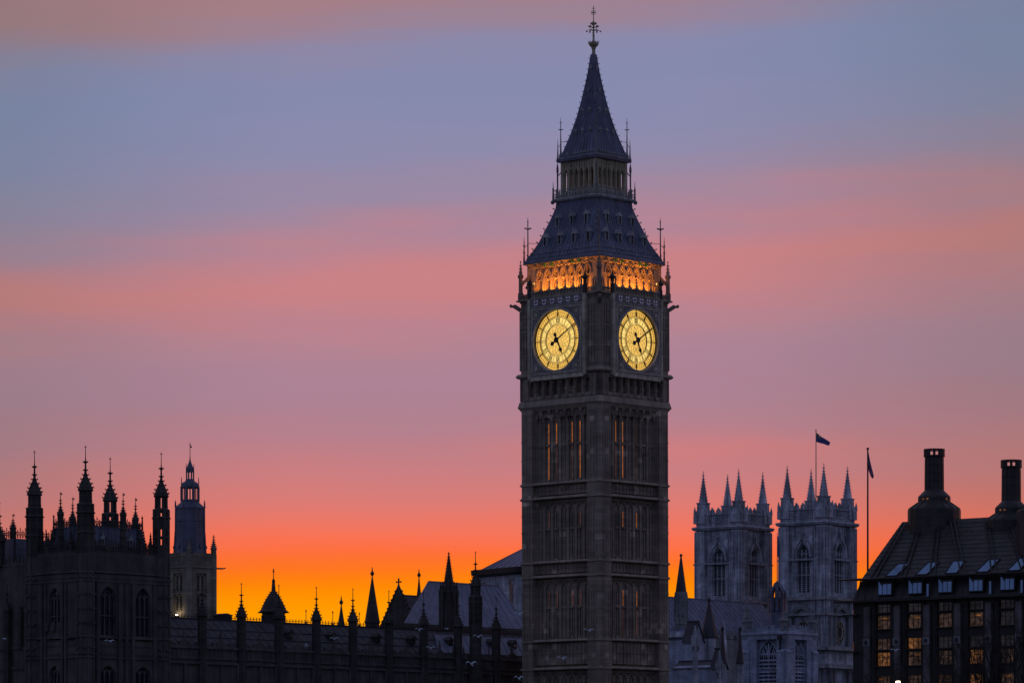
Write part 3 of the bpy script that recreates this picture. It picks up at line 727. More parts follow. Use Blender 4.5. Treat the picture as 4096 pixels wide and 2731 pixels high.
# ---- spire roof
UR = [(3.16, 78.85), (3.2, 79.1), (2.95, 79.3), (2.95, 79.55), (2.62, 80.0), (2.19, 81.4), (1.84, 82.6), (1.40, 84.35), (1.0, 86.35), (.65, 88.4), (.44, 89.8), (.30, 91.06), (.22, 91.75)]
q = MB(); q.sq(UR); ribs(q, UR[3:9], 10); ribs(q, UR[8:], 5); ur = q.build('spire_roof', 'iron', T)
hips(UR, 80.0, 91.6, .66, .15).build('hip_crockets', 'irontrim', ur)
cresting(UR, ((79.15, .16), (79.6, .16)), .3, .06).build('cresting', 'irontrim', ur)
for M in VIS:
    for z, xs in ((82.2, (-1.15, 0, 1.15)), (84.7, (-.6, .6)), (87.2, (0,)), (89.9, (0,))):
        for x in xs: dormer(ur, M, x, z, prof_at(UR, z), .30 if z < 87 else .24, .24, UR)
q = MB(); q.lathe([(.26, 91.7), (.2, 92.4)], 8); q.lathe([(.16, 92.95), (.11, 93.9)], 8, cap=True); q.build('finial_neck', 'palelead', T)
q = MB(); q.lathe([(.2, 92.3), (.26, 92.45), (.3, 92.6), (.55, 92.85), (.6, 92.95), (.5, 93.02)], 12)
for k in range(12): a = rad(30*k); q.bar((.55*math.cos(a), .55*math.sin(a), 92.95), (.66*math.cos(a), .66*math.sin(a), 93.3), .07)
q.lathe([(.5, 93.0), (.52, 93.2), (.4, 93.22)], 12)
q.build('crown', 'palelead', T)
q = MB(); q.lathe([(.14, 93.8), (.1, 94.0), (.1, 95.4), (.06, 95.7), (.035, 97.5)], 8)
for z in (93.9, 94.1, 95.6): q.ball((0, 0, z), .15, 8, 4)
for k in range(8):
    a = rad(45*k); ca, sa = math.cos(a), math.sin(a)
    for (r1, z1), (r2, z2) in (((.08, 94.55), (.45, 94.75)), ((.45, 94.75), (.82 if k % 2 else .6, 94.5)), ((.08, 94.9), (.55, 95.1)), ((.08, 95.2), (.3, 95.45))):
        q.bar((r1*ca, r1*sa, z1), (r2*ca, r2*sa, z2), .045)
        if r2 != .45: q.ball((r2*ca, r2*sa, z2), .11, 6, 4)
for k in range(12):
    a0, a1 = rad(30*k), rad(30*k+30)
    q.bar((.2*math.cos(a0), -.2*math.cos(a0), 96.75+.24*math.sin(a0)), (.2*math.cos(a1), -.2*math.cos(a1), 96.75+.24*math.sin(a1)), .05)
    q.bar((.2*math.cos(a0), .2*math.sin(a0), 96.75), (.2*math.cos(a1), .2*math.sin(a1), 96.75), .06)
q.bar((-.13, .13, 97.25), (.13, -.13, 97.25), .06); q.ball((0, 0, 97.5), .06, 6, 4)
q.build('finial', 'palelead', T)
# ================================================================ palace: river pavilion
DP = 412.0
def crown_turret(f, name, cx, cy, ztop, u, zbase, opened=False, stages=2, m='palace', vz=1.0):
    """an octagonal stone turret: crocketed ogee cap, cornices, panelled or open lantern shaft"""
    Z = lambda y: ztop-(y-290)*u*vz
    c = (cx, cy); q = MB()
    q.lathe([(74*u, Z(607)), (68*u, Z(580)), (52*u, Z(540)), (35*u, Z(503)), (18*u, Z(470)), (11*u, Z(420)), (9*u, Z(335)), (5*u, Z(290))], 8, c)
    for r, y, s_ in ((9, 342, 16), (11, 425, 14), (19, 474, 15), (38, 518, 16), (58, 566, 17), (72, 606, 16)):
        crockets(q, c, [(r*u, Z(y))], 8, math.pi/8, s_*u*1.25, .7)
        q.lathe([((r+2)*u, Z(y+4)), ((r+2)*u, Z(y-3))], 8, c)
    q.lathe([(72*u, Z(640)), (84*u, Z(634)), (86*u, Z(624)), (82*u, Z(614)), (70*u, Z(606))], 8, c)
    st = [(68, 640, 760)] if stages == 1 else [(68, 640, 762), (90, 790, 1290)]
    if stages == 1: st = [(64, 640, 290+(ztop-zbase)/(u*vz))]
    for h, y0, y1 in st:
        if h > 80: y1 = min(1290, 290+(ztop-zbase)/(u*vz)) if opened else 290+(ztop-zbase)/(u*vz)
        if opened and (h < 80 or True):
            for k in range(8):
                a = rad(26.5+45*k); pw = h*u*.40; q.lathe([(pw*.62, Z(y1)), (pw*.62, Z(y0))], 6, (cx+h*u*.84*math.cos(a), cy+h*u*.84*math.sin(a)))
            if h > 80:
                q.lathe([(h*u*.99, Z(1290)), (h*u*.99, Z(1150))], 8, c); q.lathe([(h*u*.97, zbase), (h*u*.97, Z(1285))], 8, c)
                q.lathe([(h*u*.95, Z(975)), (h*u*.95, Z(870))], 8, c)
        else:
            q.lathe([(h*u*.93, Z(y1)), (h*u*.93, Z(y0))], 8, c)
            for k in range(8):
                a = rad(22.5+45*k); q.lathe([(h*u*.13, Z(y1)), (h*u*.13, Z(y0+4))], 5, (cx+h*u*.93*math.cos(a), cy+h*u*.93*math.sin(a)))
                a = rad(45*k)
                yy = y0+14
                while yy < min(y1, y0+420)-60:
                    q.lathe([(h*u*.16, Z(yy+10)), (h*u*.19, Z(yy+4)), (h*u*.03, Z(yy-6))], 4, (cx+h*u*.86*math.cos(a), cy+h*u*.86*math.sin(a))); yy += 90
    if stages == 2:
        q.lathe([(66*u, Z(756)), (84*u, Z(764)), (96*u, Z(772)), (97*u, Z(784)), (88*u, Z(800))][::-1], 8, c)
        crockets(q, c, [(90*u, Z(780)), (70*u, Z(745))], 8, math.pi/8, 9*u, .6)
        q.lathe([(88*u, Z(872)), (104*u, Z(866)), (104*u, Z(854)), (88*u, Z(846))], 8, c); crockets(q, c, [(98*u, Z(864))], 8, math.pi/8, 12*u, -.2)
        q.lathe([(88*u, Z(1078)), (99*u, Z(1072)), (99*u, Z(1064)), (88*u, Z(1056))], 8, c)
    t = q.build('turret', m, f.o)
    vane(t, c, Z(292), Z(160), 17*u, flag=False, name='finial')
    return t
V = Fr('palace_pavilion', 'dark stone palace block with four tall crowned corner turrets and a crested slate roof', 'palace building', 342, DP, 47)
u6 = .3827*DP/F
z6 = lambda y: V.z(1720+y*.3827)
z7 = lambda y: V.z(2200+y*.3827)
xR = V.rx(645); yL = V.ly(138)
for cx, cy, op in ((0, 0, False), (xR, 0, True), (0, yL, False), (xR, yL, True)):
    crown_turret(V, 'turret', cx, cy, z6(290), u6, z6(1300), op)
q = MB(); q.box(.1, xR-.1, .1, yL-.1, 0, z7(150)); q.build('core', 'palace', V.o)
wr = [V.rx(422.5), V.rx(562.6)]; wl = -V.ly(229.6)
opR = [(x, 2.15, z7(890), z7(500), z7(362)) for x in wr]
opL = [(wl, 1.8, z7(770), z7(520), z7(372))]
q = MB(FRT); wall_face(q, .9, xR-.9, z7(905), z7(320), opR, -.42, .5); wall_face(q, .9, xR-.9, 0, z7(1125), [(x, 2.15, 6, z7(1290), z7(1195)) for x in wr], -.42, .5)
r = MB(LFT); wall_face(r, -yL+.9, -.9, z7(905), z7(320), opL, -.42, .5); wall_face(r, -yL+.9, -.9, 0, z7(1125), [(wl, 1.8, 6, z7(1290), z7(1195))], -.42, .5)
for mb_, a0, a1 in ((q, .9, xR-.9), (r, -yL+.9, -.9)):     # panel strips, buttress shafts, parapet
    for y0, y1 in ((320, 235), (1120, 935)):
        mb_.box(a0, a1, -.42, .1, z7(y0), z7(y1))
        n = int((a1-a0)/.42)
        for i in range(n):
            x = a0+.21+i*(a1-a0)/n
            for yy in ([278] if y0 < 400 else [985, 1075]): mb_.lathe([(.15, z7(yy+10)), (.17, z7(yy)), (.15, z7(yy-10))], 4, (x, -.42), 0)
    for yy, o_, t_ in ((912, .58, 12), (322, .52, 9), (228, .60, 14), (1122, .58, 10), (935, .48, 6)):
        mb_.ext([(a0, -o_, z7(yy)), (a0, -.1, z7(yy)), (a0, -.1, z7(yy-t_*2.2)), (a0, -o_, z7(yy-t_))], (a1-a0, 0, 0))
    mb_.box(a0, a1, -.4, .1, z7(225), z6(1262))
    n = int((a1-a0)/.3)
    for i in range(n+1):
        x = a0+i*(a1-a0)/n; mb_.box(x-.035, x+.035, -.45, -.39, z7(205), z6(1290))
    mb_.box(a0, a1, -.46, -.25, z6(1264), z6(1256))
xm = (wr[0]+wr[1])/2
for x in (xm, wr[0]-1.6, wr[1]+1.6, wr[0]+1.55, wr[1]-1.55): q.lathe([(.24, 6), (.24, z7(330))], 6, (x, -.5))
for x in (wl-1.4, wl+1.4, wl-2.0, wl+2.0): r.lathe([(.2, 6), (.2, z7(330))], 6, (x, -.5))
for x in (wl-1.1, wl+1.1, wl): r.lathe([(.3, z7(830)), (.26, z7(760)), (.05, z7(740))], 6, (x, -.55))
q.build('wall', 'palacelight', V.o); r.build('wall', 'palacelight', V.o)
for x in wr:
    window(V.o, FRT, x, 2.15, z7(890), z7(500), z7(362), -.1, 3, (z7(672),)); window(V.o, FRT, x, 2.15, 6, z7(1290), z7(1195), -.1, 3, (10.5,))
window(V.o, LFT, wl, 1.8, z7(770), z7(520), z7(372), -.1, 3, (z7(675),)); window(V.o, LFT, wl, 1.8, 6, z7(1290), z7(1195), -.1, 3, (10.5,))
for cx, cy in ((0, 0), (xR, 0), (0, yL)):
    q = MB(); q.lathe([(.95, 0), (.95, z6(1290))], 8, (cx, cy))
    for yy in (235, 320, 905, 1120): q.lathe([(.95, z7(yy+10)), (1.08, z7(yy)), (1.08, z7(yy-8)), (.95, z7(yy-18))], 8, (cx, cy))
    for k in range(8):
        a = rad(22.5+45*k); q.lathe([(.1, 2), (.1, z6(1290))], 4, (cx+.97*math.cos(a), cy+.97*math.sin(a)))
        a = rad(45*k)
        for yy in (455, 605, 755, 1010, 1075, 280): q.box(cx+.9*math.cos(a)-.2, cx+.9*math.cos(a)+.2, cy+.9*math.sin(a)-.2, cy+.9*math.sin(a)+.2, z7(yy+8), z7(yy-8))
    q.build('corner_pier', 'palacelight', V.o)
# parapet railing, roof, cresting, middle pinnacles
q = MB()
for A, B in (((0, 0), (xR, 0)), ((0, 0), (0, yL)), ((xR, 0), (xR, yL)), ((0, yL), (xR, yL))):
    A, B = Vector((*A, 0)), Vector((*B, 0)); n = int((B-A).length/.36)
    for zz, tk in ((1262, .12), (1235, .12), (1192, .1), (1170, .08)): q.bar(A+Vector((0, 0, z6(zz))), B+Vector((0, 0, z6(zz))), .14, tk)
    for i in range(1, n):
        p = A+(B-A)*i/n; q.bar(p+Vector((0, 0, z6(1262))), p+Vector((0, 0, z6(1135))), .07); q.ball((p.x, p.y, z6(1150)), .085, 4, 3)
        q.lathe([(.12, z6(1225)), (.14, z6(1212)), (.12, z6(1200))], 4, (p.x+.1, p.y+.05))
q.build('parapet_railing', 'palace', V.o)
def hipbox(mb, x0, x1, y0, y1, z0, z1, ins): 
    mb.add([(x0,y0,z0),(x1,y0,z0),(x1,y1,z0),(x0,y1,z0),(x0+ins,y0+ins,z1),(x1-ins,y0+ins,z1),(x1-ins,y1-ins,z1),(x0+ins,y1-ins,z1)], [(0,1,2,3),(4,5,6,7),(0,1,5,4),(1,2,6,5),(2,3,7,6),(3,0,4,7)])
def iron_crest(mb, A, B, z, h, step=.36):
    A, B = Vector((*A, z)), Vector((*B, z)); n = max(2, int((B-A).length/step)); d = (B-A)/n; U = Vector((0, 0, 1))
    for k in (.12, .42): mb.bar(A+U*h*k, B+U*h*k, .05)
    for i in range(n+1):
        p = A+d*i; top = h*(.95 if i % 2 == 0 else .72); mb.bar(p, p+U*top, .055)
        mb.ball((p.x, p.y, p.z+top), .075, 4, 3); mb.bar(p+U*top*.82-d*.28, p+U*top*.82+d*.28, .06)
        if i < n:
            mb.bar(p+U*h*.12, p+d*.5+U*h*.42, .045); mb.bar(p+d+U*h*.12, p+d*.5+U*h*.42, .045); m_ = p+d*.5; mb.ball((m_.x, m_.y, p.z+h*.55), .09, 4, 3)
q = MB(); hipbox(q, 1.1, xR-1.1, 1.1, yL-1.1, z6(1290), z6(990), .38)
for i in range(9):
    x = 1.3+i*(xR-2.6)/8; q.bar((x, 1.1, z6(1280)), (x, 1.45, z6(995)), .08)
    y = 1.3+i*(yL-2.6)/8; q.bar((1.1, y, z6(1280)), (1.45, y, z6(995)), .08)
q.box(1.4, xR-1.4, 1.4, yL-1.4, z6(992), z6(980))
rf = q.build('roof', 'slate', V.o)
q = MB(); i0, i1, i2 = 1.48, xR-1.48, yL-1.48
for A, B in (((i0, i0), (i1, i0)), ((i0, i0), (i0, i2)), ((i1, i0), (i1, i2)), ((i0, i2), (i1, i2))): iron_crest(q, A, B, z6(982), (982-885)*u6)
for A in ((i0, i0), (i1, i0), (i0, i2), (i1, i2)):
    q.lathe([(.12, z6(985)), (.1, z6(900)), (.03, z6(835))], 5, A); q.ball((*A, z6(860)), .14, 5, 3)
    sx_ = -1 if A[0] == i0 else 1; sy_ = -1 if A[1] == i0 else 1
    for k in range(10): q.ball((A[0]+sx_*.05*k, A[1]+sy_*.05*k, z6(985+30*k)), .14, 4, 3)
q.build('cresting', 'ironblack', rf)
for x in (wr[0]+.6, wr[1]-.4): 
    for dz_ in (0,): dormer(rf, TR(0, 0), x, z6(1165), -1.22, .5, .55, [(-1.1, z6(1290)), (-1.5, z6(900))])
for cx, cy in ((xR/2, .1), (.1, yL/2), (xR/2, yL), (xR, yL/2)):
    q = MB(); c = (cx, cy); zt = z6(690)
    q.lathe([(.36, z6(1300)), (.36, z6(870)), (.42, z6(860)), (.42, z6(848)), (.3, z6(835)), (.15, z6(795)), (.08, z6(770)), (.05, zt)], 8, c)
    crockets(q, c, [(.3, z6(838)), (.2, z6(812)), (.12, z6(785)), (.07, z6(745)), (.06, z6(715))], 8, 0, .12)
    for yy in (930, 1010, 1090, 1180): q.lathe([(.36, z6(yy+8)), (.44, z6(yy)), (.36, z6(yy-8))], 8, c)
    t = q.build('pinnacle', 'palace', V.o); vane(t, c, zt-.1, z6(622), .16, name='weather_vane')
for cx, cy in ((xR*.27, .0), (xR*.73, .0), (0, yL*.28), (0, yL*.72)):
    q = MB(); q.lathe([(.3, z6(1270)), (.26, z6(1225)), (.1, z6(1190)), (.08, z6(1135)), (.14, z6(1125)), (.14, z6(1110)), (.02, z6(1085))], 6, (cx, cy))
    q.ext([(cx-.7*(cy == 0), cy-.7*(cx == 0), z6(1262)), (cx+.7*(cy == 0), cy+.7*(cx == 0), z6(1262)), (cx, cy, z6(1205))], (.12*(cx == 0)-.0, .12*(cy == 0), 0)); q.build('gablet', 'palace', V.o)

for k, (cx, cy, yt) in enumerate(((xR*.2, 1.3, 905), (xR*.8, 1.3, 930), (1.3, yL*.2, 915), (1.3, yL*.8, 935), (xR-1.3, yL*.4, 930), (xR*.4, yL-1.3, 925), (xR+.1, yL*.22, 1000), (xR+.1, yL*.75, 1010), (-.1, yL*.26, 1010), (-.1, yL*.75, 1015))):
    q = MB(); zt = z6(yt); r_ = .2; zc = zt-1.5
    q.lathe([(r_, z6(1290)), (r_, zc-.15), (r_*1.5, zc-.1), (r_*1.5, zc+.05), (r_*.9, zc+.2), (.03, zt)], 6, (cx, cy)); crockets(q, (cx, cy), [(r_*.8, zc+.35), (r_*.55, zc+.7), (r_*.35, zc+1.05)], 4, .4*k, .1)
    q.build('small_pinnacle', 'palace', V.o)

# ================================================================ palace: riverside range to the left
ox, oy = V.xy(0, yL)
W2 = Fr('riverside_range', 'dark palace range at the left edge with a crested slate roof and turret', 'palace building', 2048+ox/oy*F, oy, 47)
zz6 = lambda y, yy=0.0: W2.z(1720+y*.3827, 0, yy)
zz7 = lambda y, yy=0.0: W2.z(2200+y*.3827, 0, yy)
q = MB(); q.box(.6, 9, .9, 40, 0, zz6(1405, 6)); q.build('core', 'palace', W2.o)
q = MB(LFT); nb = 8; ops = []
for i in range(nb): ops.append((-2.4-i*3.6, 1.5, 7, 14.2, 15.3))
wall_face(q, -40, -.95, 0, 17.2, ops, .1, .5)
for zz, o_ in ((17.2, .45), (19.4, .4), (zz6(1430, 6), .3)): q.ext([(-40, -o_+.4, zz), (-40, .6, zz), (-40, .6, zz+.5), (-40, -o_+.4, zz+.2)], (39, 0, 0))
q.box(-40, -.95, .15, .62, 17.3, zz6(1405, 6))
for i in range(nb+1): q.lathe([(.3, 0), (.3, 19.6), (.2, 19.8), (.2, 22.4), (.28, 22.5), (.03, 23.8)], 8, (-.75-i*3.6, -.1))
for i in range(60): q.lathe([(.13, zz6(1400, 6)), (.1, zz6(1350, 6)), (.02, zz6(1320, 6))], 4, (-1-i*.62, .3))
q.build('wall', 'palacelight', W2.o)
for c, w_, zb, zs, zt in ops[:4]: window(W2.o, LFT, c, w_, zb, zs, zt, .4, 2, (11,))
# second pavilion roof with cresting, beyond
y1_ = W2.ly(72, 1.5); y0_ = y1_+9
q = MB(); hipbox(q, 1.0, 9, y1_, y0_, zz6(1420, y1_), zz6(1120, y1_), .5); r2 = q.build('roof', 'slate', W2.o)
q = MB(); iron_crest(q, (1.5, y1_+.5), (1.5, y0_-.5), zz6(1118, y1_), 1.2); iron_crest(q, (1.5, y1_+.5), (8.5, y1_+.5), zz6(1118, y1_), 1.2)
for k in range(11): q.ball((1.45-.04*k, y1_+.5-.05*k, zz6(1120+28*k, y1_)), .16, 4, 3); q.ball((8.5+.04*k, y1_+.5-.05*k, zz6(1120+28*k, y1_)), .16, 4, 3)
q.lathe([(.1, zz6(1120, y1_)), (.03, zz6(975, y1_))], 5, (8.5, y1_+.5)); q.build('cresting', 'ironblack', r2)
def small_pinnacle(f, cx, cy, zt, zb, r_, zc, m='palace', v=True):
    q = MB(); c = (cx, cy); h = zt-zc
    q.lathe([(r_, zb), (r_, zc-h*.12), (r_*1.2, zc-h*.08), (r_*1.2, zc), (r_*.8, zc+h*.1), (r_*.35, zc+h*.45), (r_*.22, zc+h*.6), (.04, zt)], 8, c)
    crockets(q, c, [(r_*.8, zc+h*.12), (r_*.55, zc+h*.28), (r_*.35, zc+h*.45), (r_*.24, zc+h*.6), (r_*.16, zc+h*.8)], 8, 0, r_*.36)
    for k in range(1, 5): q.lathe([(r_, zc-h*.5*k-.1), (r_*1.15, zc-h*.5*k), (r_, zc-h*.5*k+.1)], 8, c)
    t = q.build('pinnacle', m, f.o)
    if v: vane(t, c, zt-.1, zt+h*.55, r_*.45)
    return t
yy = W2.ly(52, 2.2); small_pinnacle(W2, 2.2, yy, zz6(915, yy), zz6(1400, yy), .36, zz6(1010, yy))
crown_turret(W2, 'turret', .2, W2.ly(-2, .2), zz6(880, y1_)+.3, u6*.9, zz6(1420, y1_), False, 1)
y3 = W2.ly(28, -.3); crown_turret(W2, 'turret', -.3, y3, W2.z(2365, 0, y3), u6*.62, 2, False, 1)
small_pinnacle(W2, 0, W2.ly(83, 0), W2.z(2425, 0, 5), W2.z(2590), .28, W2.z(2450, 0, 5), v=False)

# ================================================================ palace: north range running to the clock tower
ox, oy = V.xy(xR, 0)
W = Fr('palace_range', 'long dark palace range with a row of slender turrets running up to the clock tower', 'palace building', 2048+ox/oy*F, oy, 47)
XE = W.rx(2105)+6
xm_ = W.rx(1000); zW = lambda py, x=xm_, y=0.0: W.z(py, x, y)
zpar, zstr = zW(2587), zW(2655)
yr = 5.0; zr = W.z(2478, W.rx(860, yr), yr)
tx = [W.rx(p) for p in (806, 963, 1113, 1263, 1409, 1553, 1692, 1829, 1982)]
q = MB(FRT); ops = []
bays = [.9]+tx+[tx[-1]+5.9]
for a, b in zip(bays, bays[1:]):
    if b-a < 4: continue
    m_ = (a+b)/2
    for d in (-1.5, 1.5): ops.append((m_+d, 1.55, 8.5, 14.3, 15.4))
q2 = MB(); q2.box(.6, XE, .55, 12, 0, zpar-.3); q2.build('core', 'palace', W.o)
wall_face(q, .9, XE, 0, zstr-.2, ops, 0, .5)
q.box(.9, XE, .02, .52, zstr-.18, zpar-.35)
for zz, o_ in ((zstr-.2, .28), (zstr+.35, .16), (zpar-.4, .2)): q.ext([(.9, -o_, zz), (.9, .3, zz), (.9, .3, zz+.42), (.9, -o_, zz+.2)], (XE-.9, 0, 0))
n = int((XE-1)/.62)
for i in range(n):
    x = 1.1+i*(XE-1.2)/n; q.box(x-.2, x+.2, .05, .3, zpar-.3, zpar+.1+.25*(i % 2)); q.box(x-.05, x+.05, -.04, .05, zstr+.4, zpar-.5)
for a, b in zip(bays, bays[1:]):
    if b-a < 4: continue
    m_ = (a+b)/2
    for d in (-2.45, 0, 2.45): q.lathe([(.2, 5), (.2, zstr)], 6, (m_+d, -.08))
    q.ext([(m_-.9, -.05, zpar-.3), (m_+.9, -.05, zpar-.3), (m_+.5, -.05, zpar+.4), (m_, -.05, zpar+.75), (m_-.5, -.05, zpar+.4)], (0, .3, 0)); q.lathe([(.12, zpar+.6), (.16, zpar+1.0), (.02, zpar+1.9)], 5, (m_, .1))
    for d in (-2.2, 2.2): q.lathe([(.13, zpar-.3), (.1, zpar+.5), (.02, zpar+1.3)], 5, (m_+d, .05))
q.build('wall', 'palacelight', W.o)
for c, w_, zb, zs, zt in ops: window(W.o, FRT, c, w_, zb, zs, zt, .3, 2, (11.4, 13.2))
for i, x in enumerate(tx):
    px = (806, 963, 1113, 1263, 1409, 1553, 1692, 1829, 1982)[i]
    top = (2362, 2367, 2374, 2382, 2388, 2396, 2404, 2411, 2422)[i]
    crown_turret(W, 'turret', x, -.1, W.z(top, x), u6*.79, 0, False, 1)
xb = W.rx(1902, -.6); tb = crown_turret(W, 'turret', xb, -.6, W.z(2243, xb), u6*.85, W.z(2640, xb), True, 2, vz=1.0)
q = MB(); q.lathe([(.95, 0), (.95, W.z(2620, xb))], 8, (xb, -.6)); q.build('turret_base', 'palace', W.o)
# roof, ridge crest, vents and skylights
q = MB(); ze = zpar-.1
q.add([(.6, .8, ze), (XE, .8, ze), (XE, yr, zr), (.6, yr, zr), (.6, 11, ze), (XE, 11, ze)], [(0,1,2,3), (3,2,5,4), (0,3,4), (1,5,2), (0,4,5,1)])
i = 1.4
while i < XE-.5:
    q.bar((i, .8, ze), (i, yr, zr), .08, .07); i += 1.18
for k in (.33, .62): q.bar((.6, .8+(yr-.8)*k, ze+(zr-ze)*k+.04), (XE, .8+(yr-.8)*k, ze+(zr-ze)*k+.04), .07, .09)
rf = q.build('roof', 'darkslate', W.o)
xs_ = W.rx(1715, 3); q = MB(); ky = (yr-.8); q.add([(xs_, .8+ky*.12, ze+(zr-ze)*.12+.12), (XE, .8+ky*.12, ze+(zr-ze)*.12+.12), (XE, .8+ky*.8, ze+(zr-ze)*.8+.12), (xs_+2, .8+ky*.8, ze+(zr-ze)*.8+.12)], [(0,1,2,3)])
i = xs_+.5
while i < XE: q.bar((i, .8+ky*.12, ze+(zr-ze)*.12+.14), (i+1.6, .8+ky*.8, ze+(zr-ze)*.8+.14), .1); i += 1.3
q.build('skylight', 'lead', rf)
q = MB(); x = .8
while x < XE:
    q.bar((x, yr, zr), (x, yr, zr+.42), .05); q.ball((x, yr, zr+.45), .07, 4, 3); x += .48
q.bar((.6, yr, zr+.28), (XE, yr, zr+.28), .06); q.bar((.6, yr, zr+.04), (XE, yr, zr+.04), .2, .14)
q.build('ridge_cresting', 'ironblack', rf)
for px in (1224, 1331, 1437):
    x = W.rx(px, yr); q = MB(); q.lathe([(.16, zr), (.12, zr+.25), (.04, zr+.4), (.035, zr+1.45), (.1, zr+1.5), (.02, zr+1.75)], 6, (x, yr)); q.build('ridge_finial', 'ironblack', rf)
x = W.rx(893, yr+.8); q = MB(); q.box(x-.75, x+.75, yr+.2, yr+1.6, zr-1, zr+.55); q.box(x-.85, x+.85, yr+.1, yr+1.7, zr+.55, zr+.68); q.ext([(x-.8, yr+.15, zr+.68), (x+.8, yr+.15, zr+.68), (x, yr+.15, zr+.85)], (0, 1.5, 0)); q.build('chimney', 'palace', W.o)
for px in (1150, 1320, 1500, 1640, 1790, 1960, 2045):
    x = W.rx(px, 3); k = .5; q = MB(); y_ = .8+(yr-.8)*k; z_ = ze+(zr-ze)*k
    q.box(x-.35, x+.35, y_-.5, y_+.3, z_-.2, z_+.45); q.ext([(x-.45, y_-.58, z_+.42), (x+.45, y_-.58, z_+.42), (x, y_-.58, z_+.85)], (0, 1.1, 0)); d_ = q.build('dormer', 'palace', rf)
    q = MB(); q.box(x-.2, x+.2, y_-.52, y_-.505, z_-.05, z_+.35); q.build('pane', 'glass', d_)
# lit windows low down by the tower
x = W.rx(1857); q = MB(); q.box(x-.25, x-.08, -.06, -.03, 15.7, 16.3); q.box(x+.02, x+.2, -.06, -.03, 15.7, 16.3); q.build('lit_window', 'slitA', W.o)

# ================================================================ ventilation tower behind the pavilion
VT = Fr('ventilation_tower', 'square buff stone tower with an octagonal slate lantern rising behind the palace turrets', 'tower', 756, 490, 47.5)
S2 = VT.rx(859); vz = lambda y: VT.z(1720+y*.3827); vz7 = lambda y: VT.z(2200+y*.3827); uv = .3827*490/F
wz = (vz7(640), vz7(450), vz7(440), vz7(230))
cl = -VT.ly(712); crr = VT.rx(806); ww = 1.75
q = MB(); q.box(.5, S2-.5, .5, S2-.5, 0, vz(1300)); q.build('core', 'vent', VT.o)
q = MB(FRT); wall_face(q, 0, S2, 0, vz7(445), [(crr, ww, wz[0], wz[1], wz[1])], 0, .5); wall_face(q, 0, S2, vz7(445), vz(1300), [(crr, ww, wz[2], wz[3], wz[3])], 0, .5)
r = MB(LFT); wall_face(r, -S2, 0, 0, vz7(445), [(cl, ww, wz[0], wz[1], wz[1])], 0, .5); wall_face(r, -S2, 0, vz7(445), vz(1300), [(cl, ww, wz[2], wz[3], wz[3])], 0, .5)
q.box(0, S2, S2-.5, S2, 0, vz(1300)); q.box(S2-.5, S2, 0, S2, 0, vz(1301))
q.build('wall', 'vent', VT.o); r.build('wall', 'vent', VT.o)
for M, c in ((FRT, crr), (LFT, cl)):
    for k in range(2): window(VT.o, M, c, ww, wz[2*k], wz[2*k+1], wz[2*k+1], .35, 2, (), 'vent', 'louver', .3, .33, False)
q = MB()
q.box(-.16, S2+.16, -.16, S2+.16, vz(1430), vz(1418)); q.box(-.08, S2+.08, -.08, S2+.08, vz(1306), vz(1290))
for M, a0 in ((FRT, 0), (LFT, -S2)):
    r = MB(M)
    for i in range(14): r.box(a0+.1+i*S2/14, a0+.2+i*S2/14, -.06, .05, vz(1400), vz(1306)); r.box(a0+.12+i*S2/14, a0+.32+i*S2/14, -.07, .1, vz(1290), vz(1272))
    off = len(q.v); q.v += r.v; q.f += [tuple(i+off for i in f) for f in r.f]
for cx, cy in ((0, 0), (S2, 0), (0, S2)): q.lathe([(.42, 0), (.42, vz(1290))], 8, (cx+(.1 if cx == 0 else -.1), cy+(.1 if cy == 0 else -.1)))
q.build('cornice', 'vent', VT.o)
small_pinnacle(VT, S2-.1, .1, vz(1070), vz(1420), .38, vz(1215), 'vent', False)
small_pinnacle(VT, .1, .1, vz(1130), vz(1420), .30, vz(1230), 'vent', False)
q = MB(); q.bar((S2, 0, vz(1425)), (S2+.9, -.5, vz(1428)), .26, .2); q.bar((S2+.7, -.4, vz(1428)), (S2+1.25, -.7, vz(1422)), .14, .16); q.build('gargoyle', 'vent', VT.o)
c = (S2/2, S2/2); q = MB()
q.lathe([(178*uv, vz(1278)), (172*uv, vz(1200)), (167*uv, vz(1100)), (166*uv, vz(1050)), (163*uv, vz(1045)), (161*uv, vz(815)), (166*uv, vz(805)), (166*uv, vz(790)), (150*uv, vz(775)), (104*uv, vz(735)), (104*uv, vz(720))], 8, c)
for k in range(8):
    a = rad(22.5+45*k); ca, sa = math.cos(a), math.sin(a)
    q.bar((c[0]+180*uv*ca, c[1]+180*uv*sa, vz(1278)), (c[0]+166*uv*ca, c[1]+166*uv*sa, vz(1045)), .12); q.bar((c[0]+164*uv*ca, c[1]+164*uv*sa, vz(1045)), (c[0]+162*uv*ca, c[1]+162*uv*sa, vz(800)), .12)
for yy in (935, 1050, 1145): q.lathe([(164*uv, vz(yy+3)), (167*uv, vz(yy)), (164*uv, vz(yy-3))], 8, c)
for k in range(8):
    a = rad(45*k); q.lathe([(.25, vz(1220)), (.25, vz(1200)), (.02, vz(1170))], 4, (c[0]+160*uv*math.cos(a), c[1]+160*uv*math.sin(a)))
    q.lathe([(.1, vz(795)), (.08, vz(750)), (.02, vz(712))], 5, (c[0]+165*uv*math.cos(a+rad(22.5)), c[1]+165*uv*math.sin(a+rad(22.5))))
q.build('slate_drum', 'slate', VT.o)
q = MB()
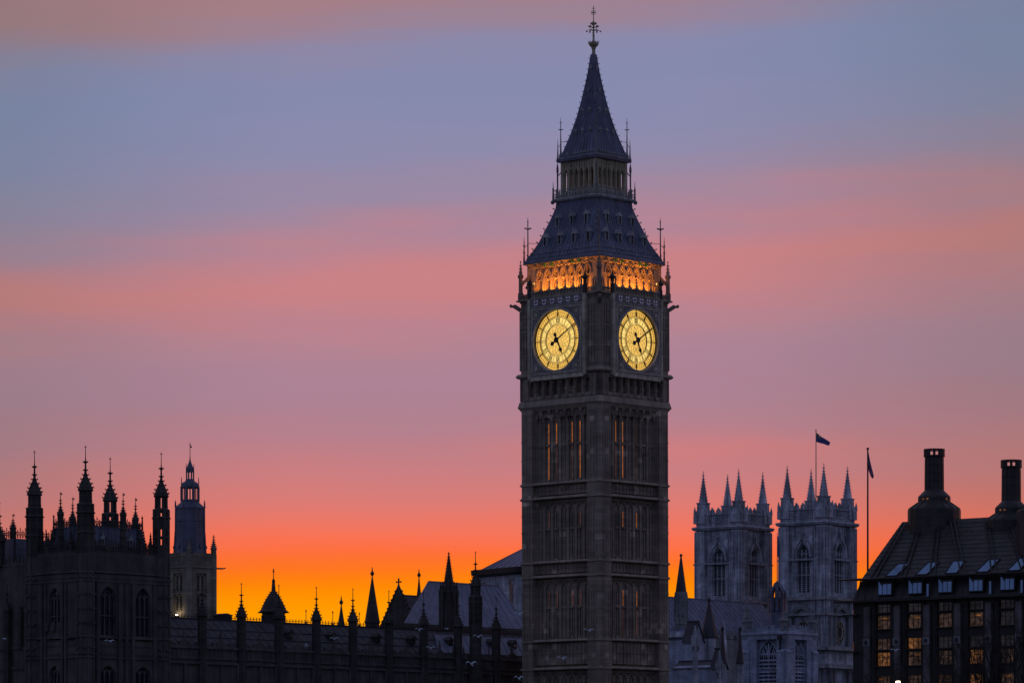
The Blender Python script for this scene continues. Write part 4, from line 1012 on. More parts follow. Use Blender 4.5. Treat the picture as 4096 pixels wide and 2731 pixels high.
for k in range(8):
    a = rad(22.5+45*k); q.lathe([(.16, vz(725)), (.16, vz(570))], 6, (c[0]+95*uv*math.cos(a), c[1]+95*uv*math.sin(a)))
    q.lathe([(.07, vz(590)), (.05, vz(520)), (.02, vz(470))], 5, (c[0]+97*uv*math.cos(a), c[1]+97*uv*math.sin(a)))
    a = rad(45*k)
    q.lathe([(.05, vz(720)), (.05, vz(585))], 5, (c[0]+86*uv*math.cos(a), c[1]+86*uv*math.sin(a)))
    a = rad(22.5+45*k); q.lathe([(.09, vz(505)), (.09, vz(400))], 5, (c[0]+40*uv*math.cos(a), c[1]+40*uv*math.sin(a))); q.lathe([(.05, vz(400)), (.02, vz(325))], 4, (c[0]+43*uv*math.cos(a), c[1]+43*uv*math.sin(a)))
q.lathe([(98*uv, vz(730)), (98*uv, vz(706))], 8, c); q.lathe([(96*uv, vz(585)), (100*uv, vz(572)), (98*uv, vz(555)), (85*uv, vz(530)), (52*uv, vz(510)), (46*uv, vz(488))], 8, c)
q.lathe([(42*uv, vz(416)), (45*uv, vz(395)), (43*uv, vz(375)), (30*uv, vz(350)), (16*uv, vz(318)), (7*uv, vz(285)), (4*uv, vz(245))], 8, c)
q.build('lantern', 'slate', VT.o)
vane(VT.o, c, vz(250), vz(108), .2, name='weather_vane')
# floodlight on the tower's foot
p = VT.xy(-.35, -cl-.25); f_ = empty('floodlight', 'small bright floodlight at the foot of the buff ventilation tower', 'lamp', (p[0], p[1], vz7(690)), rad(47.5))
q = MB(); q.box(-.2, .0, -.3, .3, -.12, .16); q.bar((0, 0, -.6), (0, 0, -.1), .1); q.build('housing', 'ironblack', f_)
q = MB(); q.lathe([(.17, .14), (.2, .22), (.12, .3)], 8, (-.1, 0)); q.build('lens', 'lamp', f_)
ld = bpy.data.lights.new('floodlight', 'POINT'); ld.energy = 22; ld.color = (1, .75, .4); ld.shadow_soft_size = .1
lo = bpy.data.objects.new('floodlight_glow', ld); C.objects.link(lo); lo.parent = f_; lo.location = (-.3, 0, .5)
# ================================================================ roofs and spires standing behind the palace range
H = Fr('hip_roofed_hall', 'grey lead hipped roof rising behind the palace range next to the clock tower', 'hall', 1619, 510, 47.5)
ze = H.z(2491); yr = 6.0; x0 = H.rx(1715, yr); x1 = H.rx(1993, yr); zr = H.z(2325, x0, yr); xe = H.rx(2120)
PL = [(0, 0), (xe, 0), (x1, yr), (x0, yr)]
q = MB(); q.ext([(x, y, 0) for x, y in PL], (0, 0, ze)); q.build('wall', 'palace', H.o)
q = MB(); q.add([(0,0,ze+.02),(xe,0,ze+.02),(x1,yr,ze+.02),(x0,yr,ze+.02),(x1,yr,zr),(x0,yr,zr)], [(0,1,4,5),(1,2,4),(0,5,3),(3,5,4,2),(3,2,1,0)])
for i in range(0, 16):
    t = i/15; q.bar((xe*t, 0, ze), (x0+(x1-x0)*t, yr, zr), .22 if i in (0, 15) else .09, .1)
q.bar((x0, yr, zr), (x1, yr, zr), .22); q.build('roof', 'lead', H.o)
q = MB(); q.lathe([(.2, zr-.2), (.12, zr+.3), (.02, zr+.6)], 6, (x1, yr)); q.build('finial', 'lead', H.o)

G = Fr('gabled_hall', 'dark steep gabled hall with a crocketed coping and stone cross behind the range', 'hall', 1652, 530, 47.5)
yF = G.ly(1527); za = G.z(2352, 0, yF/2); ze = G.z(2502, 0, yF); zr = za-.9
q = MB(); q.box(.5, 16, .4, yF-.4, 0, ze); q.build('wall', 'palace', G.o)
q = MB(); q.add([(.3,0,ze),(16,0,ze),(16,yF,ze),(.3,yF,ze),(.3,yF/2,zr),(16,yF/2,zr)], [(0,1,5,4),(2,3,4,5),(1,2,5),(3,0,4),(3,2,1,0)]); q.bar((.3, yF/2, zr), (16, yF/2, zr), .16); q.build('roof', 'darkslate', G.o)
q = MB(); q.ext([(0, -.3, 0), (0, yF+.3, 0), (0, yF+.3, ze-.2), (0, yF/2, za), (0, -.3, ze-.2)], (.55, 0, 0))
for k in range(9):
    t = k/9; 
    for s_ in (0, 1):
        yy = (yF+.3)*(1-t)+yF/2*t if s_ else -.3*(1-t)+yF/2*t; zz = ze-.2+(za-ze+.2)*t
        q.bar((.27, yy, zz), (.27, yy+(.35 if s_ else -.35), zz+.28), .2, .22)
q.bar((.27, yF+.3, ze-.2), (.27, yF/2, za), .7, .16); q.bar((.27, -.3, ze-.2), (.27, yF/2, za), .7, .16)
q.build('gable', 'palace', G.o)
q = MB(); zc = G.z(2313, 0, yF/2); c = (.27, yF/2); q.lathe([(.4, za-.3), (.28, za+.1), (.12, za+.5), (.08, zc)], 6, c)
for d in ((0, 1, 0), (0, -1, 0), (0, 0, 1)): q.bar((*c, zc-.45), Vector((*c, zc-.45))+Vector(d)*.42, .16); q.ball(tuple(Vector((*c, zc-.45))+Vector(d)*.42), .14, 5, 3)
q.build('stone_cross', 'palace', G.o)

def lone_spire(name, label, px, D, ytip, ybase, hwpx, drum=None, rows=0, m='palace', ytop=None, n=8, knob=True):
    u = D/F; X_ = (px-2048)*u
    z = lambda y: EYE+(HOR-y)*u
    o = empty(name, label, 'spire', (X_, D, 0), rad(20))
    q = MB(); r = hwpx*u
    if rows: spire(q, (0, 0), r, z(ybase), z(ytip), n, None, rows, r*.2, .05)
    else: q.lathe([(r, z(ybase)), (r*.52, z(ybase)+(z(ytip)-z(ybase))*.5), (.07, z(ytip))], n)
    if knob: q.lathe([(.05, z(ytip)-.1), (.1, z(ytip)+.1), (.28, z(ytip)+.35), (.24, z(ytip)+.55), (.1, z(ytip)+.75), (.04, z(ytip)+1.3)], 6)
    q.build('spire', m, o)
    q = MB(); rd = (drum or hwpx)*u; q.lathe([(rd, 0), (rd, z(ybase)-.4), (r*1.06, z(ybase)-.2), (r*1.06, z(ybase)+.02)], n)
    q.build('drum', m, o); return o
lone_spire('stone_spire', 'broad plain stone spire between two palace turrets in the sunset glow', 1489, 520, 2305, 2483, 30, 28)
lone_spire('stone_spire', 'small plain cone spire with a knob, right beside the broad spire', 1365, 520, 2420, 2504, 16, 15)
lone_spire('stone_spire', 'thin dark spire tip just above the gabled hall roof', 1676, 560, 2310, 2392, 11, 11)
o = lone_spire('crocketed_spire', 'tall crocketed stone spire with small pinnacles in front of the hipped hall roof', 1795, 485, 2212, 2322, 18, 17, 9, knob=False)
u = 485/F; z = lambda y: EYE+(HOR-y)*u
for k in range(8):
    q = MB(); a = rad(22.5+45*k); c = (32*u*math.cos(a), 32*u*math.sin(a)); q.lathe([(.26, 0), (.26, z(2375)), (.3, z(2370)), (.16, z(2352)), (.03, z(2325))], 5, c); crockets(q, c, [(.2, z(2362)), (.12, z(2345))], 4, 0, .1)
    q.bar((c[0], c[1], z(2395)), (14*u*math.cos(a), 14*u*math.sin(a), z(2362)), .18, .3); q.build('flying_pinnacle', 'palace', o)
q = MB(); q.lathe([(30*u, 0), (30*u, z(2420)), (26*u, z(2395)), (18*u, z(2370))], 8); q.build('turret_body', 'palacelight', o)
# pyramid-roofed octagonal turret on the ridge
D = 441; u = D/F; z = lambda y: EYE+(HOR-y)*u
o = empty('roof_turret', 'squat octagonal turret with a stepped crocketed pyramid cap and tall finial', 'turret', ((1094-2048)*u, D, 0), rad(20))
q = MB(); q.lathe([(46*u, 0), (46*u, z(2453)), (58*u, z(2448)), (58*u, z(2444)), (50*u, z(2436)), (46*u, z(2425)), (34*u, z(2400)), (20*u, z(2378)), (9*u, z(2363)), (6*u, z(2330))], 8)
for r, y in ((46, 2432), (42, 2421), (36, 2408), (30, 2396), (24, 2386), (18, 2377), (13, 2368)): crockets(q, (0, 0), [(r*u, z(y))], 8, math.pi/8, 5*u, .5)
crockets(q, (0, 0), [(54*u, z(2449))], 8, math.pi/8, 9*u, .1)
q.build('turret_cap', 'palace', o)
q = MB(); q.lathe([(5*u, z(2340)), (6*u, z(2328)), (7*u, z(2322)), (4*u, z(2316)), (.05, z(2312)), (.04, z(2278))], 8); q.ball((0, 0, z(2285)), .12, 6, 4); q.ball((0, 0, z(2277)), .1, 6, 4); q.build('finial', 'ironblack', o)
q = MB()
for k in range(8): a = rad(45*k); q.box(43*u*math.cos(a)-.18, 43*u*math.cos(a)+.18, 43*u*math.sin(a)-.18, 43*u*math.sin(a)+.18, z(2495), z(2460))
q.build('louvre', 'louver', o)
# octagonal pale house with low pyramid roof, half behind the clock tower
D = 700; u = D/F; z = lambda y: EYE+(HOR-y)*u
o = empty('octagonal_house', 'pale octagonal stone hall with low lead pyramid roof, half hidden by the clock tower', 'church building', ((2277-2048)*u, D, 0), 0)
rw = 372*u
q = MB(); q.lathe([(rw, 0), (rw, z(2310))], 8, rot=rad(12)); q.build('wall', 'abbey', o)
q = MB(); q.lathe([(rw+.2, z(2314)), (400*u, z(2306)), (402*u, z(2286)), (380*u, z(2283)), (355*u, z(2281))], 8, rot=rad(12)); q.build('eaves', 'bronze', o)
q = MB(); q.lathe([(356*u, z(2283)), (.3, z(2100))], 8, rot=rad(12))
for k in range(8):
    for j in range(6):
        a0 = rad(12+45*k); a1 = rad(12+45*(k+1)); p = Vector((math.cos(a0), math.sin(a0), 0)).lerp(Vector((math.cos(a1), math.sin(a1), 0)), j/6)*356*u
        q.bar((p.x, p.y, z(2283)), (p.x*.05, p.y*.05, z(2110)), .16 if j else .3)
q.build('roof', 'lead', o)
for k in range(8):
    a = rad(12+22.5+45*k); M = RZ(a+math.pi/2)
    rr = rw*math.cos(rad(22.5))
    for xo in (-4.2, 4.2):
        q = MB(M); pts = [(xo-.55, -rr-.08, z(2424))]+[(x, -rr-.08, zz) for x, zz in arch_pts(xo, 1.1, z(2352), z(2333))]+[(xo+.55, -rr-.08, z(2424))]; q.ext(pts, (0, .1, 0)); wn = q.build('window', 'glass', o)
        q = MB(M); pp = arch_pts(xo, 1.5, z(2352), z(2329))
        for a_, b_ in zip(pp, pp[1:]): q.bar((a_[0], -rr-.1, a_[1]), (b_[0], -rr-.1, b_[1]), .2, .2, (0,1,0))
        q.build('hood_mould', 'abbey', wn)
    q = MB(); a = rad(12+45*k); q.lathe([(.9, 0), (.8, z(2330)), (.3, z(2315))], 4, (rw*math.cos(a), rw*math.sin(a)), a); q.build('buttress', 'abbey', o)

# ================================================================ abbey: twin west towers and nave
def church_tower(px, D, label):
    f = Fr('church_tower', label, 'church tower', px, D, 52.3, 'twin towers of the abbey'); s = 10.97; h = s/2
    q = MB(); q.box(.9, s-.9, .9, s-.9, 0, 58.5); q.build('core', 'abbey', f.o)
    for M, a0 in ((FRT, 0), (LFT, -s)):
        q = MB(M); c = a0+h
        wall_face(q, a0+.3, a0+s-.3, 43.2, 58.3, [(c, 3.15, 44.5, 51.9, 54.4)], .35, .7)
        q.box(a0+.3, a0+s-.3, .35, 1.0, 0, 43.2)
        if M is FRT: q.box(s-.4, s+2.6, .4, 3.0, 0, 29.5); q.box(s-.4, s+1.2, .4, 3.0, 29.5, 33.2)
        for s_ in (-1, 1):     # buttress strips with panels
            x = c+s_*(h-1.2); q.box(x-1.2, x+1.2, -.25, .4, 33.2, 57.9)
            for w_ in (-1.12, -.55, .55, 1.12): q.box(x+w_-.11, x+w_+.11, -.38, -.24, 34.2, 57.7)
            for zz in (56.2, 49.6, 40.6): q.box(x-.4, x+.4, -.29, -.24, zz-.7, zz+.7)
            x = c+s_*2.35; q.lathe([(.2, 43.5), (.2, 56.5)], 6, (x, .3))
        for o_, w_, zt in ((.22, 3.5, 54.9), (.0, 4.3, 55.6)):
            pp = arch_pts(c, w_, 51.7, zt, 6)
            for a, b in zip(pp, pp[1:]): q.bar((a[0], o_, a[1]), (b[0], o_, b[1]), .42, .26, (0,1,0))
        q.bar((c, .0, 55.4), (c, .0, 56.4), .5); q.lathe([(.4, 56.2), (.55, 56.6), (.1, 57.6)], 6, (c, .1))
        for i in (-2.1, -1.4, 1.4, 2.1): q.box(c+i-.22, c+i+.22, .2, .4, 56.2, 57.4)
        q.build('wall', 'abbey', f.o)
        w_ = window(f.o, M, c, 3.15, 44.5, 51.9, 54.4, .75, 3, (48.2, 51.4), 'abbey', 'louver', .26, .42)
        # lower stage
        q = MB(M)
        for zz, o_, t_ in ((43.2, .65, .6), (40.1, .7, .5), (33.2, 1.0, .8), (29.6, 1.2, .9)): q.ext([(a0-.3, -o_, zz), (a0-.3, .5, zz), (a0-.3, .5, zz+t_), (a0-.3, -o_*.6, zz+t_)], (s+.6, 0, 0))
        pp = arch_pts(c, 4.4, 40.0, 42.0, 5)
        for a, b in zip(pp, pp[1:]): q.bar((a[0], -.25, a[1]), (b[0], -.25, b[1]), .9, .35, (0,1,0))
        for x in (c-4.2, c-2.6, c+2.6, c+4.2): q.lathe([(.42, 18), (.36, 28.6), (.55, 29.2)], 8, (x, -.35)); q.lathe([(.32, 33.9), (.28, 39.4), (.45, 39.9)], 8, (x, -.3))
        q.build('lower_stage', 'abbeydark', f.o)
        q = MB(M)
        nn = 24
        for r_ in (1.0, 1.75):
            for k in range(nn):
                a_, b_ = 2*math.pi*k/nn, 2*math.pi*(k+1)/nn; q.bar((c+r_*math.cos(a_), .2, 36.8+r_*1.25*math.sin(a_)), (c+r_*math.cos(b_), .2, 36.8+r_*1.25*math.sin(b_)), .16, .2, (0,1,0))
        for k in range(12):
            a_ = rad(30*k); q.bar((c+1.1*math.cos(a_), .22, 36.8+1.37*math.sin(a_)), (c+1.6*math.cos(a_), .22, 36.8+2.0*math.sin(a_)), .14, .1, (0,1,0))
        cd_ = q.build('round_clock', 'checker', f.o)
        q = MB(M); q.ext([(c+1.9*math.cos(rad(15*k)), .3, 36.8+2.35*math.sin(rad(15*k))) for k in range(24)], (0, .1, 0)); q.build('dial', 'louver', cd_)
    q = MB()
    q.sq([(h-.3, 57.9), (h+.35, 58.1), (h+.62, 58.55), (h+.5, 58.75), (h-.1, 58.9)], (h, h)); q.sq([(h-.3, 51.0), (h+.3, 51.05), (h+.42, 51.3), (h-.3, 51.5)], (h, h), True)
    q.sq([(h-.35, 58.8), (h-.15, 58.8), (h-.1, 59.4), (h+.05, 59.5), (h-.15, 59.7), (h-.15, 61.0), (h+.12, 61.15), (h+.05, 61.35), (h-.3, 61.4)], (h, h))
    for M, a0 in ((FRT, 0), (LFT, -s), (TR(0, s), 0), (TR(s, 0)@LFT, -s)):
        r = MB(M)
        for i in range(14): r.box(a0+2.2+i*.5-.11, a0+2.2+i*.5+.11, .0, .2, 59.8, 60.9)
        for i in range(5):
            x = a0+2.5+i*1.5; r.box(x-.5, x-.2, .1, .4, 61.3, 62.0); r.box(x+.2, x+.5, .1, .4, 61.3, 62.0); r.ext([(x-.55, .1, 61.9), (x+.55, .1, 61.9), (x, .1, 62.6)], (0, .3, 0)); r.box(x-.5, x+.5, .1, .4, 61.3, 61.45)
            r.box(x+.5, x+1.0, .1, .4, 61.3, 61.55)
        for x in (a0+1.2, a0+s-1.2): r.box(x-1.25, x+1.25, -.25, .5, 59.5, 61.2)
        off = len(q.v); q.v += r.v; q.f += [tuple(i+off for i in f_) for f_ in r.f]
    q.build('parapet', 'abbey', f.o)
    for cx, cy in ((1.15, 1.15), (s-1.15, 1.15), (1.15, s-1.15), (s-1.15, s-1.15)):
        q = MB(); c = (cx, cy); q.sq([(1.35, 61.2), (1.2, 61.7), (.95, 62.3), (.92, 63.5), (1.05, 63.6), (1.02, 63.8)], c)
        for dx in (-1, 1):
            for dy in (-1, 1): q.lathe([(.3, 61.3), (.24, 62.2), (.03, 63.0)], 5, (cx+dx*1.25, cy+dy*1.25))
        q.box(cx-.3, cx+.3, cy-1.0, cy+1.0, 62.3, 63.2)
        spire(q, c, .92, 63.75, 69.4, 4, math.pi/4, 9, .2)
        p = q.build('pinnacle', 'abbey', f.o)
        vane(p, c, 69.4, 70.2, .3, False, name='finial')
    return f
AR = church_tower(3302, 755, 'pale stone church tower flying a blue flag, four crocketed pinnacles')
ly_ = AR.xy(0, 20.4)
AL = church_tower(2048+ly_[0]/ly_[1]*F, ly_[1], 'pale stone church tower without a flag, just right of the clock tower')
ny = 15.5
o = empty('church_nave', 'long dark lead nave roof running in front of the flagless church tower', 'church', (AR.ox, AR.oy, 0), rad(52.3))
xa, xb = AR.rx(2560, ny), .5; xm2 = AR.rx(2973, ny); zr = AR.z(2409, xm2, ny); ze = AR.z(2566, xm2, ny-7.5)
q = MB(); q.add([(xa,ny-7.5,ze),(xb,ny-7.5,ze),(xb,ny,zr),(xa,ny,zr),(xa,ny+7.5,ze),(xb,ny+7.5,ze)], [(0,1,2,3),(3,2,5,4),(0,3,4),(1,5,2),(0,4,5,1)])
x = xa
while x < xb: q.bar((x, ny-7.5, ze), (x, ny, zr), .12, .12); x += 1.5
q.bar((xa, ny, zr), (xb, ny, zr), .25); q.build('roof', 'lead', o)
q = MB(); q.box(xa, xb, ny-7.9, ny+7.9, 0, ze+.05)
x = xa
while x < xb: q.box(x, x+1.1, ny-8.05, ny-7.6, ze, ze+1.6); q.box(x, x+2.2, ny-8.05, ny-7.6, ze, ze+.7); x += 2.2
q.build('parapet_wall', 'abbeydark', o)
x = xa+3
while x < xb-2: 
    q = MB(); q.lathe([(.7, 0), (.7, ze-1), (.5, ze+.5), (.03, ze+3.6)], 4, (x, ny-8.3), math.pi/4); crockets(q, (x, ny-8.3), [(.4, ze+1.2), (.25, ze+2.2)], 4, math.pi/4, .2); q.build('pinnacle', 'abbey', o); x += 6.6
# thin spire in the gap
D = 690; u = D/F; z = lambda y: EYE+(HOR-y)*u
o = empty('turret_spire', 'slender stone spire with gablets standing in the orange gap beside the clock tower', 'spire', ((2724-2048)*u, D, 0), rad(10))
q = MB(); q.lathe([(23*u, z(2370)), (.12, z(2222))], 8); q.ball((0, 0, z(2220)), .3, 6, 4)
q.build('spire', 'darkslate', o)
q = MB(); q.lathe([(25*u, 0), (25*u, z(2400)), (26*u, z(2368)), (22*u, z(2366))], 8)
for k in range(8):
    a = rad(22.5+45*k); c = (24*u*math.cos(a), 24*u*math.sin(a)); q.lathe([(.22, z(2480)), (.22, z(2385)), (.02, z(2366))], 4, c)
    M = RZ(rad(45*k)+math.pi/2); r = MB(M); r.ext([(-9*u, -25.5*u, z(2405)), (9*u, -25.5*u, z(2405)), (0, -25.5*u, z(2372))], (0, .4, 0)); off = len(q.v); q.v += r.v; q.f += [tuple(i+off for i in f_) for f_ in r.f]
for y in (2455, 2462, 2495): q.lathe([(25*u, z(y+2)), (28*u, z(y)), (25*u, z(y-2))], 8)
q.build('turret', 'abbeydark', o)

# ================================================================ parish church tower with open cupola
S = Fr('parish_church_tower', 'square battlemented pale tower with louvred windows and a small open cupola', 'church tower', 3140, 620, 52)
sl = S.ly(2968); sr = S.rx(3267); zt = S.z(2500); zs = S.z(2533)
ops = {}
for M, a0, a1, cpx in ((FRT, 0, sr, 3199), (LFT, -sl, 0, 3066)):
    c = (a0+a1)/2 if M is FRT else -S.ly(cpx)
    q = MB(M); ztop = S.z(2553)
    wall_face(q, a0, a1, 0, S.z(2510), [(c, 3.5 if M is FRT else 4.0, 12, ztop, ztop)], 0, .9)
    for zz, o_ in ((zs, .22), (S.z(2606), .0)):
        if o_: q.ext([(a0-.2, -o_, zz), (a0-.2, .1, zz), (a0-.2, .1, zz+.5), (a0-.2, -o_*.6, zz+.35)], (a1-a0+.4, 0, 0))
    for xx in (a0+.75, a1-.75): q.box(xx-.75, xx+.75, -.3, .1, 0, S.z(2600)); q.ext([(xx-.8, -.42, S.z(2606)), (xx-.8, .1, S.z(2606)), (xx-.8, .1, S.z(2590)), (xx-.8, -.3, S.z(2600))], (1.6, 0, 0))
    n = 5
    for i in range(n):
        w_ = (a1-a0)/(2*n-1); x = a0+i*2*w_; q.box(x, x+w_, 0, .5, S.z(2512), zt); q.box(x-.04, x+w_+.04, -.06, .56, zt, zt+.12)
    q.build('wall', 'church', S.o)
    ww = 3.5 if M is FRT else 4.0
    window(S.o, M, c, ww, 12, ztop-3.2, ztop-.05, .7, 2, (S.z(2674), S.z(2612)), 'church', 'louver', .24, 0, False)
    r = MB(M)
    for hh in (-1, 1):
        cc = c+hh*ww/4; pp = arch_pts(cc, ww/2-.25, ztop-2.9, ztop-.6, 5)
        for a, b in zip(pp, pp[1:]): r.bar((a[0], .6, a[1]), (b[0], .6, b[1]), .2, .2, (0,1,0))
        r.box(cc-.07, cc+.07, .55, .7, 12, ztop-1.2)
        for j in (-.45, .45): r.bar((cc+j, .6, ztop-2.9), (cc, .6, ztop-1.5), .12)
    r.build('tracery', 'church', S.o)
    r = MB(M); zz = 12.3
    while zz < ztop-3: r.ext([(c-ww/2+.1, .42, zz), (c-ww/2+.1, .68, zz+.26), (c-ww/2+.1, .68, zz+.2), (c-ww/2+.1, .42, zz-.07)], (ww-.2, 0, 0)); zz += .62
    r.build('louvre', 'church', S.o)
q = MB(); q.box(.9, sr, .9, sl, 0, S.z(2512)); q.box(sr-.5, sr, .1, sl, 0, zt); q.box(.1, sr-.5, sl-.5, sl, 0, zt); q.build('core', 'church', S.o)
q = MB(LFT); xp = -S.ly(3121); q.box(xp-.14, xp+.14, -.22, .0, 0, S.z(2550)); q.box(xp-.36, xp+.36, -.42, .0, S.z(2556), S.z(2538))
for y in (2600, 2640, 2680): q.box(xp-.2, xp+.2, -.26, 0, S.z(y+3), S.z(y-3))
q.build('drainpipe', 'ironblack', S.o)
for cx, cy, yt in ((.6, sl-.6, 2368), (.6, .6, 2440), (sr-.6, .6, 2445)):
    q = MB(); zt2 = S.z(yt); q.lathe([(.75, zt-2), (.75, zt+.6), (.9, zt+.7), (.9, zt+1.0), (.6, zt+1.2), (.06, zt2)], 8, (cx, cy)); crockets(q, (cx, cy), [(.55, zt+1.4), (.4, zt+1.4+(zt2-zt-1.4)*.33), (.25, zt+1.4+(zt2-zt-1.4)*.62)], 8, 0, .22); q.build('pinnacle', 'abbeydark', S.o)
D = S.xy(sr/2, sl/2)[1]; u = D/F; z = lambda y: EYE+(HOR-y)*u
px = 3109; cxw = (px-2048)*u
ctr = S.o.matrix_basis if False else None
a = rad(52); dx, dy = cxw-S.ox, D-S.oy; c = (dx*math.cos(a)+dy*math.sin(a), -dx*math.sin(a)+dy*math.cos(a))
q = MB(); q.lathe([(30*u, z(2515)), (28*u, z(2480)), (26*u, z(2445)), (26*u, z(2440))], 8, c)
for k in range(8):
    t = rad(22.5+45*k+8); q.lathe([(.4, z(2442)), (.4, z(2394))], 5, (c[0]+27*u*math.cos(t), c[1]+27*u*math.sin(t)))
    pr = [(30, 2393), (31, 2378), (28, 2366), (20, 2354), (12, 2344), (8, 2334)]
    for (r0, y0), (r1, y1) in zip(pr, pr[1:]): q.bar((c[0]+r0*u*math.cos(t), c[1]+r0*u*math.sin(t), z(y0)), (c[0]+r1*u*math.cos(t), c[1]+r1*u*math.sin(t), z(y1)), .5, .42)
q.lathe([(33*u, z(2397)), (34*u, z(2392)), (30*u, z(2389))], 8, c); q.lathe([(27*u, z(2418)), (27*u, z(2412))], 8, c) if False else None
q.lathe([(6*u, z(2346)), (7*u, z(2340)), (11*u, z(2334)), (12*u, z(2330)), (6*u, z(2326)), (.1, z(2322))], 8, c)
q.build('cupola', 'slate', S.o)
fp = empty('flagpole', 'thin flagpole on the open cupola with a furled dark flag', 'flagpole', (cxw, D, z(2324)), 0, 'flagpoles')
q = MB(); q.lathe([(.09, 0), (.05, z(2130)-z(2324))], 6); q.build('pole', 'palelead', fp)
q = MB(); b = z(2324)
pts = [(2, 2140), (5, 2155), (9, 2185), (10, 2215), (5, 2225), (1, 2218)]
q.ext([(x*u, 0, z(y)-b) for x, y in pts], (0, .25, 0)); q.ext([(x*u*.7, -.15, z(y+3)-b) for x, y in pts], (0, .2, 0)); q.build('flag', 'flagblue', fp)

# ================================================================ church roofs crowded at the foot of the towers
def lone_roof(name, label, pn, pf, D, half, y_eave, y_ridge, m='darkslate', wm='church', cat='church building'):
    f = Fr(name, label, cat, pn, D, 52); L_ = f.ly(pf); ze, zr = f.z(y_eave), f.z(y_ridge, half, 0)
    q = MB(); q.box(0, 2*half, 0, L_, 0, ze); q.ext([(.02, 0, ze-.01), (2*half-.02, 0, ze-.01), (half, 0, zr-.2)], (0, L_, 0)); q.build('wall', wm, f.o)
    q = MB(); q.add([(-.25,-.2,ze-.25),(-.25,L_+.2,ze-.25),(half,L_+.2,zr),(half,-.2,zr),(2*half+.25,-.2,ze-.25),(2*half+.25,L_+.2,ze-.25),(half,-.2,zr-.3),(half,L_+.2,zr-.3)], [(0,1,2,3),(3,2,5,4),(0,3,4,6),(1,7,5,2),(0,6,7,1),(6,4,5,7)])
    q.bar((half, -.2, zr), (half, L_+.2, zr), .3); q.build('roof', m, f.o)
    return f
lone_roof('church_aisle', 'low church aisle with a dark steep roof beside the foot of the clock tower', 2772, 2733, 585, 1.4, 2563, 2484)
lone_roof('church_chapel', 'small chapel with a dark roof below the dark pyramid spire', 2870, 2846, 566, 1.2, 2668, 2592)
f = lone_roof('church_porch', 'low stone building with a flat white parapet at the clock tower foot', 2736, 2660, 600, 2.0, 2548, 2515, 'lead')
q = MB(); q.box(-.4, .5, -.3, f.ly(2655), f.z(2546), f.z(2527)); q.build('parapet', 'abbey', f.o)
f = lone_roof('church_aisle', 'long low aisle wall with a dark lean-to roof below the nave battlements', 2850, 2690, 575, 2.0, 2664, 2640)
def crowd_pinnacle(label, px, D, ytip, ybase, hw, m='abbey'):
    u = D/F; z = lambda y: EYE+(HOR-y)*u
    o = empty('church_pinnacle', label, 'pinnacle', ((px-2048)*u, D, 0), rad(50), 'pale pinnacles at the foot of the towers')
    q = MB(); r = hw*u; q.lathe([(r*1.25, 0), (r*1.25, z(ybase+60)), (r, z(ybase+58)), (r, z(ybase)), (.05, z(ytip))], 4)
    crockets(q, (0, 0), [(r*(1-k/6), z(ybase)+(z(ytip)-z(ybase))*k/6) for k in range(6)], 4, math.pi/4, .16)
    for k in range(4):
        t = rad(90*k); c = (r*1.0*math.cos(t), r*1.0*math.sin(t)); q.box(c[0]-.22, c[0]+.22, c[1]-.22, c[1]+.22, z(ybase+40), z(ybase+6))
        t = rad(45+90*k); q.lathe([(.25, z(ybase+58)), (.2, z(ybase+8)), (.02, z(ybase-12))], 4, (r*1.3*math.cos(t), r*1.3*math.sin(t)))
    q.build('shaft', m, o); return o
crowd_pinnacle('tall pale crocketed pinnacle in front of the dark steep aisle roof', 2781, 560, 2500, 2545, 9)
crowd_pinnacle('short pale pinnacle between the two thin dark pyramids and the chapel', 2878, 555, 2598, 2650, 9)
def dark_pyramid(label, px, D, ytip, ybase, hw, yb2, m='darkslate', wm='abbey'):
    u = D/F; z = lambda y: EYE+(HOR-y)*u
    o = empty('pyramid_turret', label, 'turret', ((px-2048)*u, D, 0), rad(15), 'dark pyramid turrets at the foot of the towers')
    q = MB(); q.lathe([(hw*u*1.08, z(ybase+4)), (hw*u*1.1, z(ybase)), (hw*u*.55, z((ybase+ytip)/2)), (.1, z(ytip))], 8); q.ball((0, 0, z(ytip)), .3, 6, 4); q.lathe([(.06, z(ytip)), (.3, z(ytip-6)), (.05, z(ytip-14))], 6)
    q.build('cap', m, o)
    q = MB(); q.lathe([(hw*u*.9, 0), (hw*u*.9, z(ybase+3))], 8); q.build('turret', wm, o); return o
dark_pyramid('large dark pyramid spire on a pale round turret', 2836, 590, 2402, 2546, 34, 2731)
dark_pyramid('thin dark pyramid turret, nearer the chapel', 2890, 565, 2515, 2648, 15, 2731)
dark_pyramid('thin dark pyramid turret against the battlemented tower', 2960, 565, 2517, 2650, 15, 2731)
# ================================================================ office building on the right
B = Fr('office_building', 'dark bronze office block with lit windows, mansard roof and tall round chimneys', 'office building', 3412, 417, 51.7)
def fa(px): return -B.ly(px)
def fz(px, py): return B.z(py, 0, B.ly(px))
AE = fa(4330)
z5 = lambda y: fz(3533, 2200+y*.3387)
zev = fz(3658, 2399); zld = fz(3658, 2308)
q = MB(); q.box(.6, 20, -AE, 0, 0, zev); q.build('core', 'bronze', B.o)
piers = [fa(p) for p in (3473.6, 3593.9, 3712.4, 3836, 3959.7, 4081.6, 4205)]
bays = [fa(p) for p in (3533, 3656, 3778, 3903, 4026, 4147)]
rows = [(z5(735), z5(640)), (z5(930), z5(770)), (z5(1170), z5(1045)), (z5(1365), z5(1205)), (z5(1610), z5(1485)), (z5(1810), z5(1650)), (3, 6)]
q = MB(LFT)
for z0, z1 in rows: pass
lev = [0]+[v for r in rows[::-1] for v in r]+[zev]
a = 0
ops = []
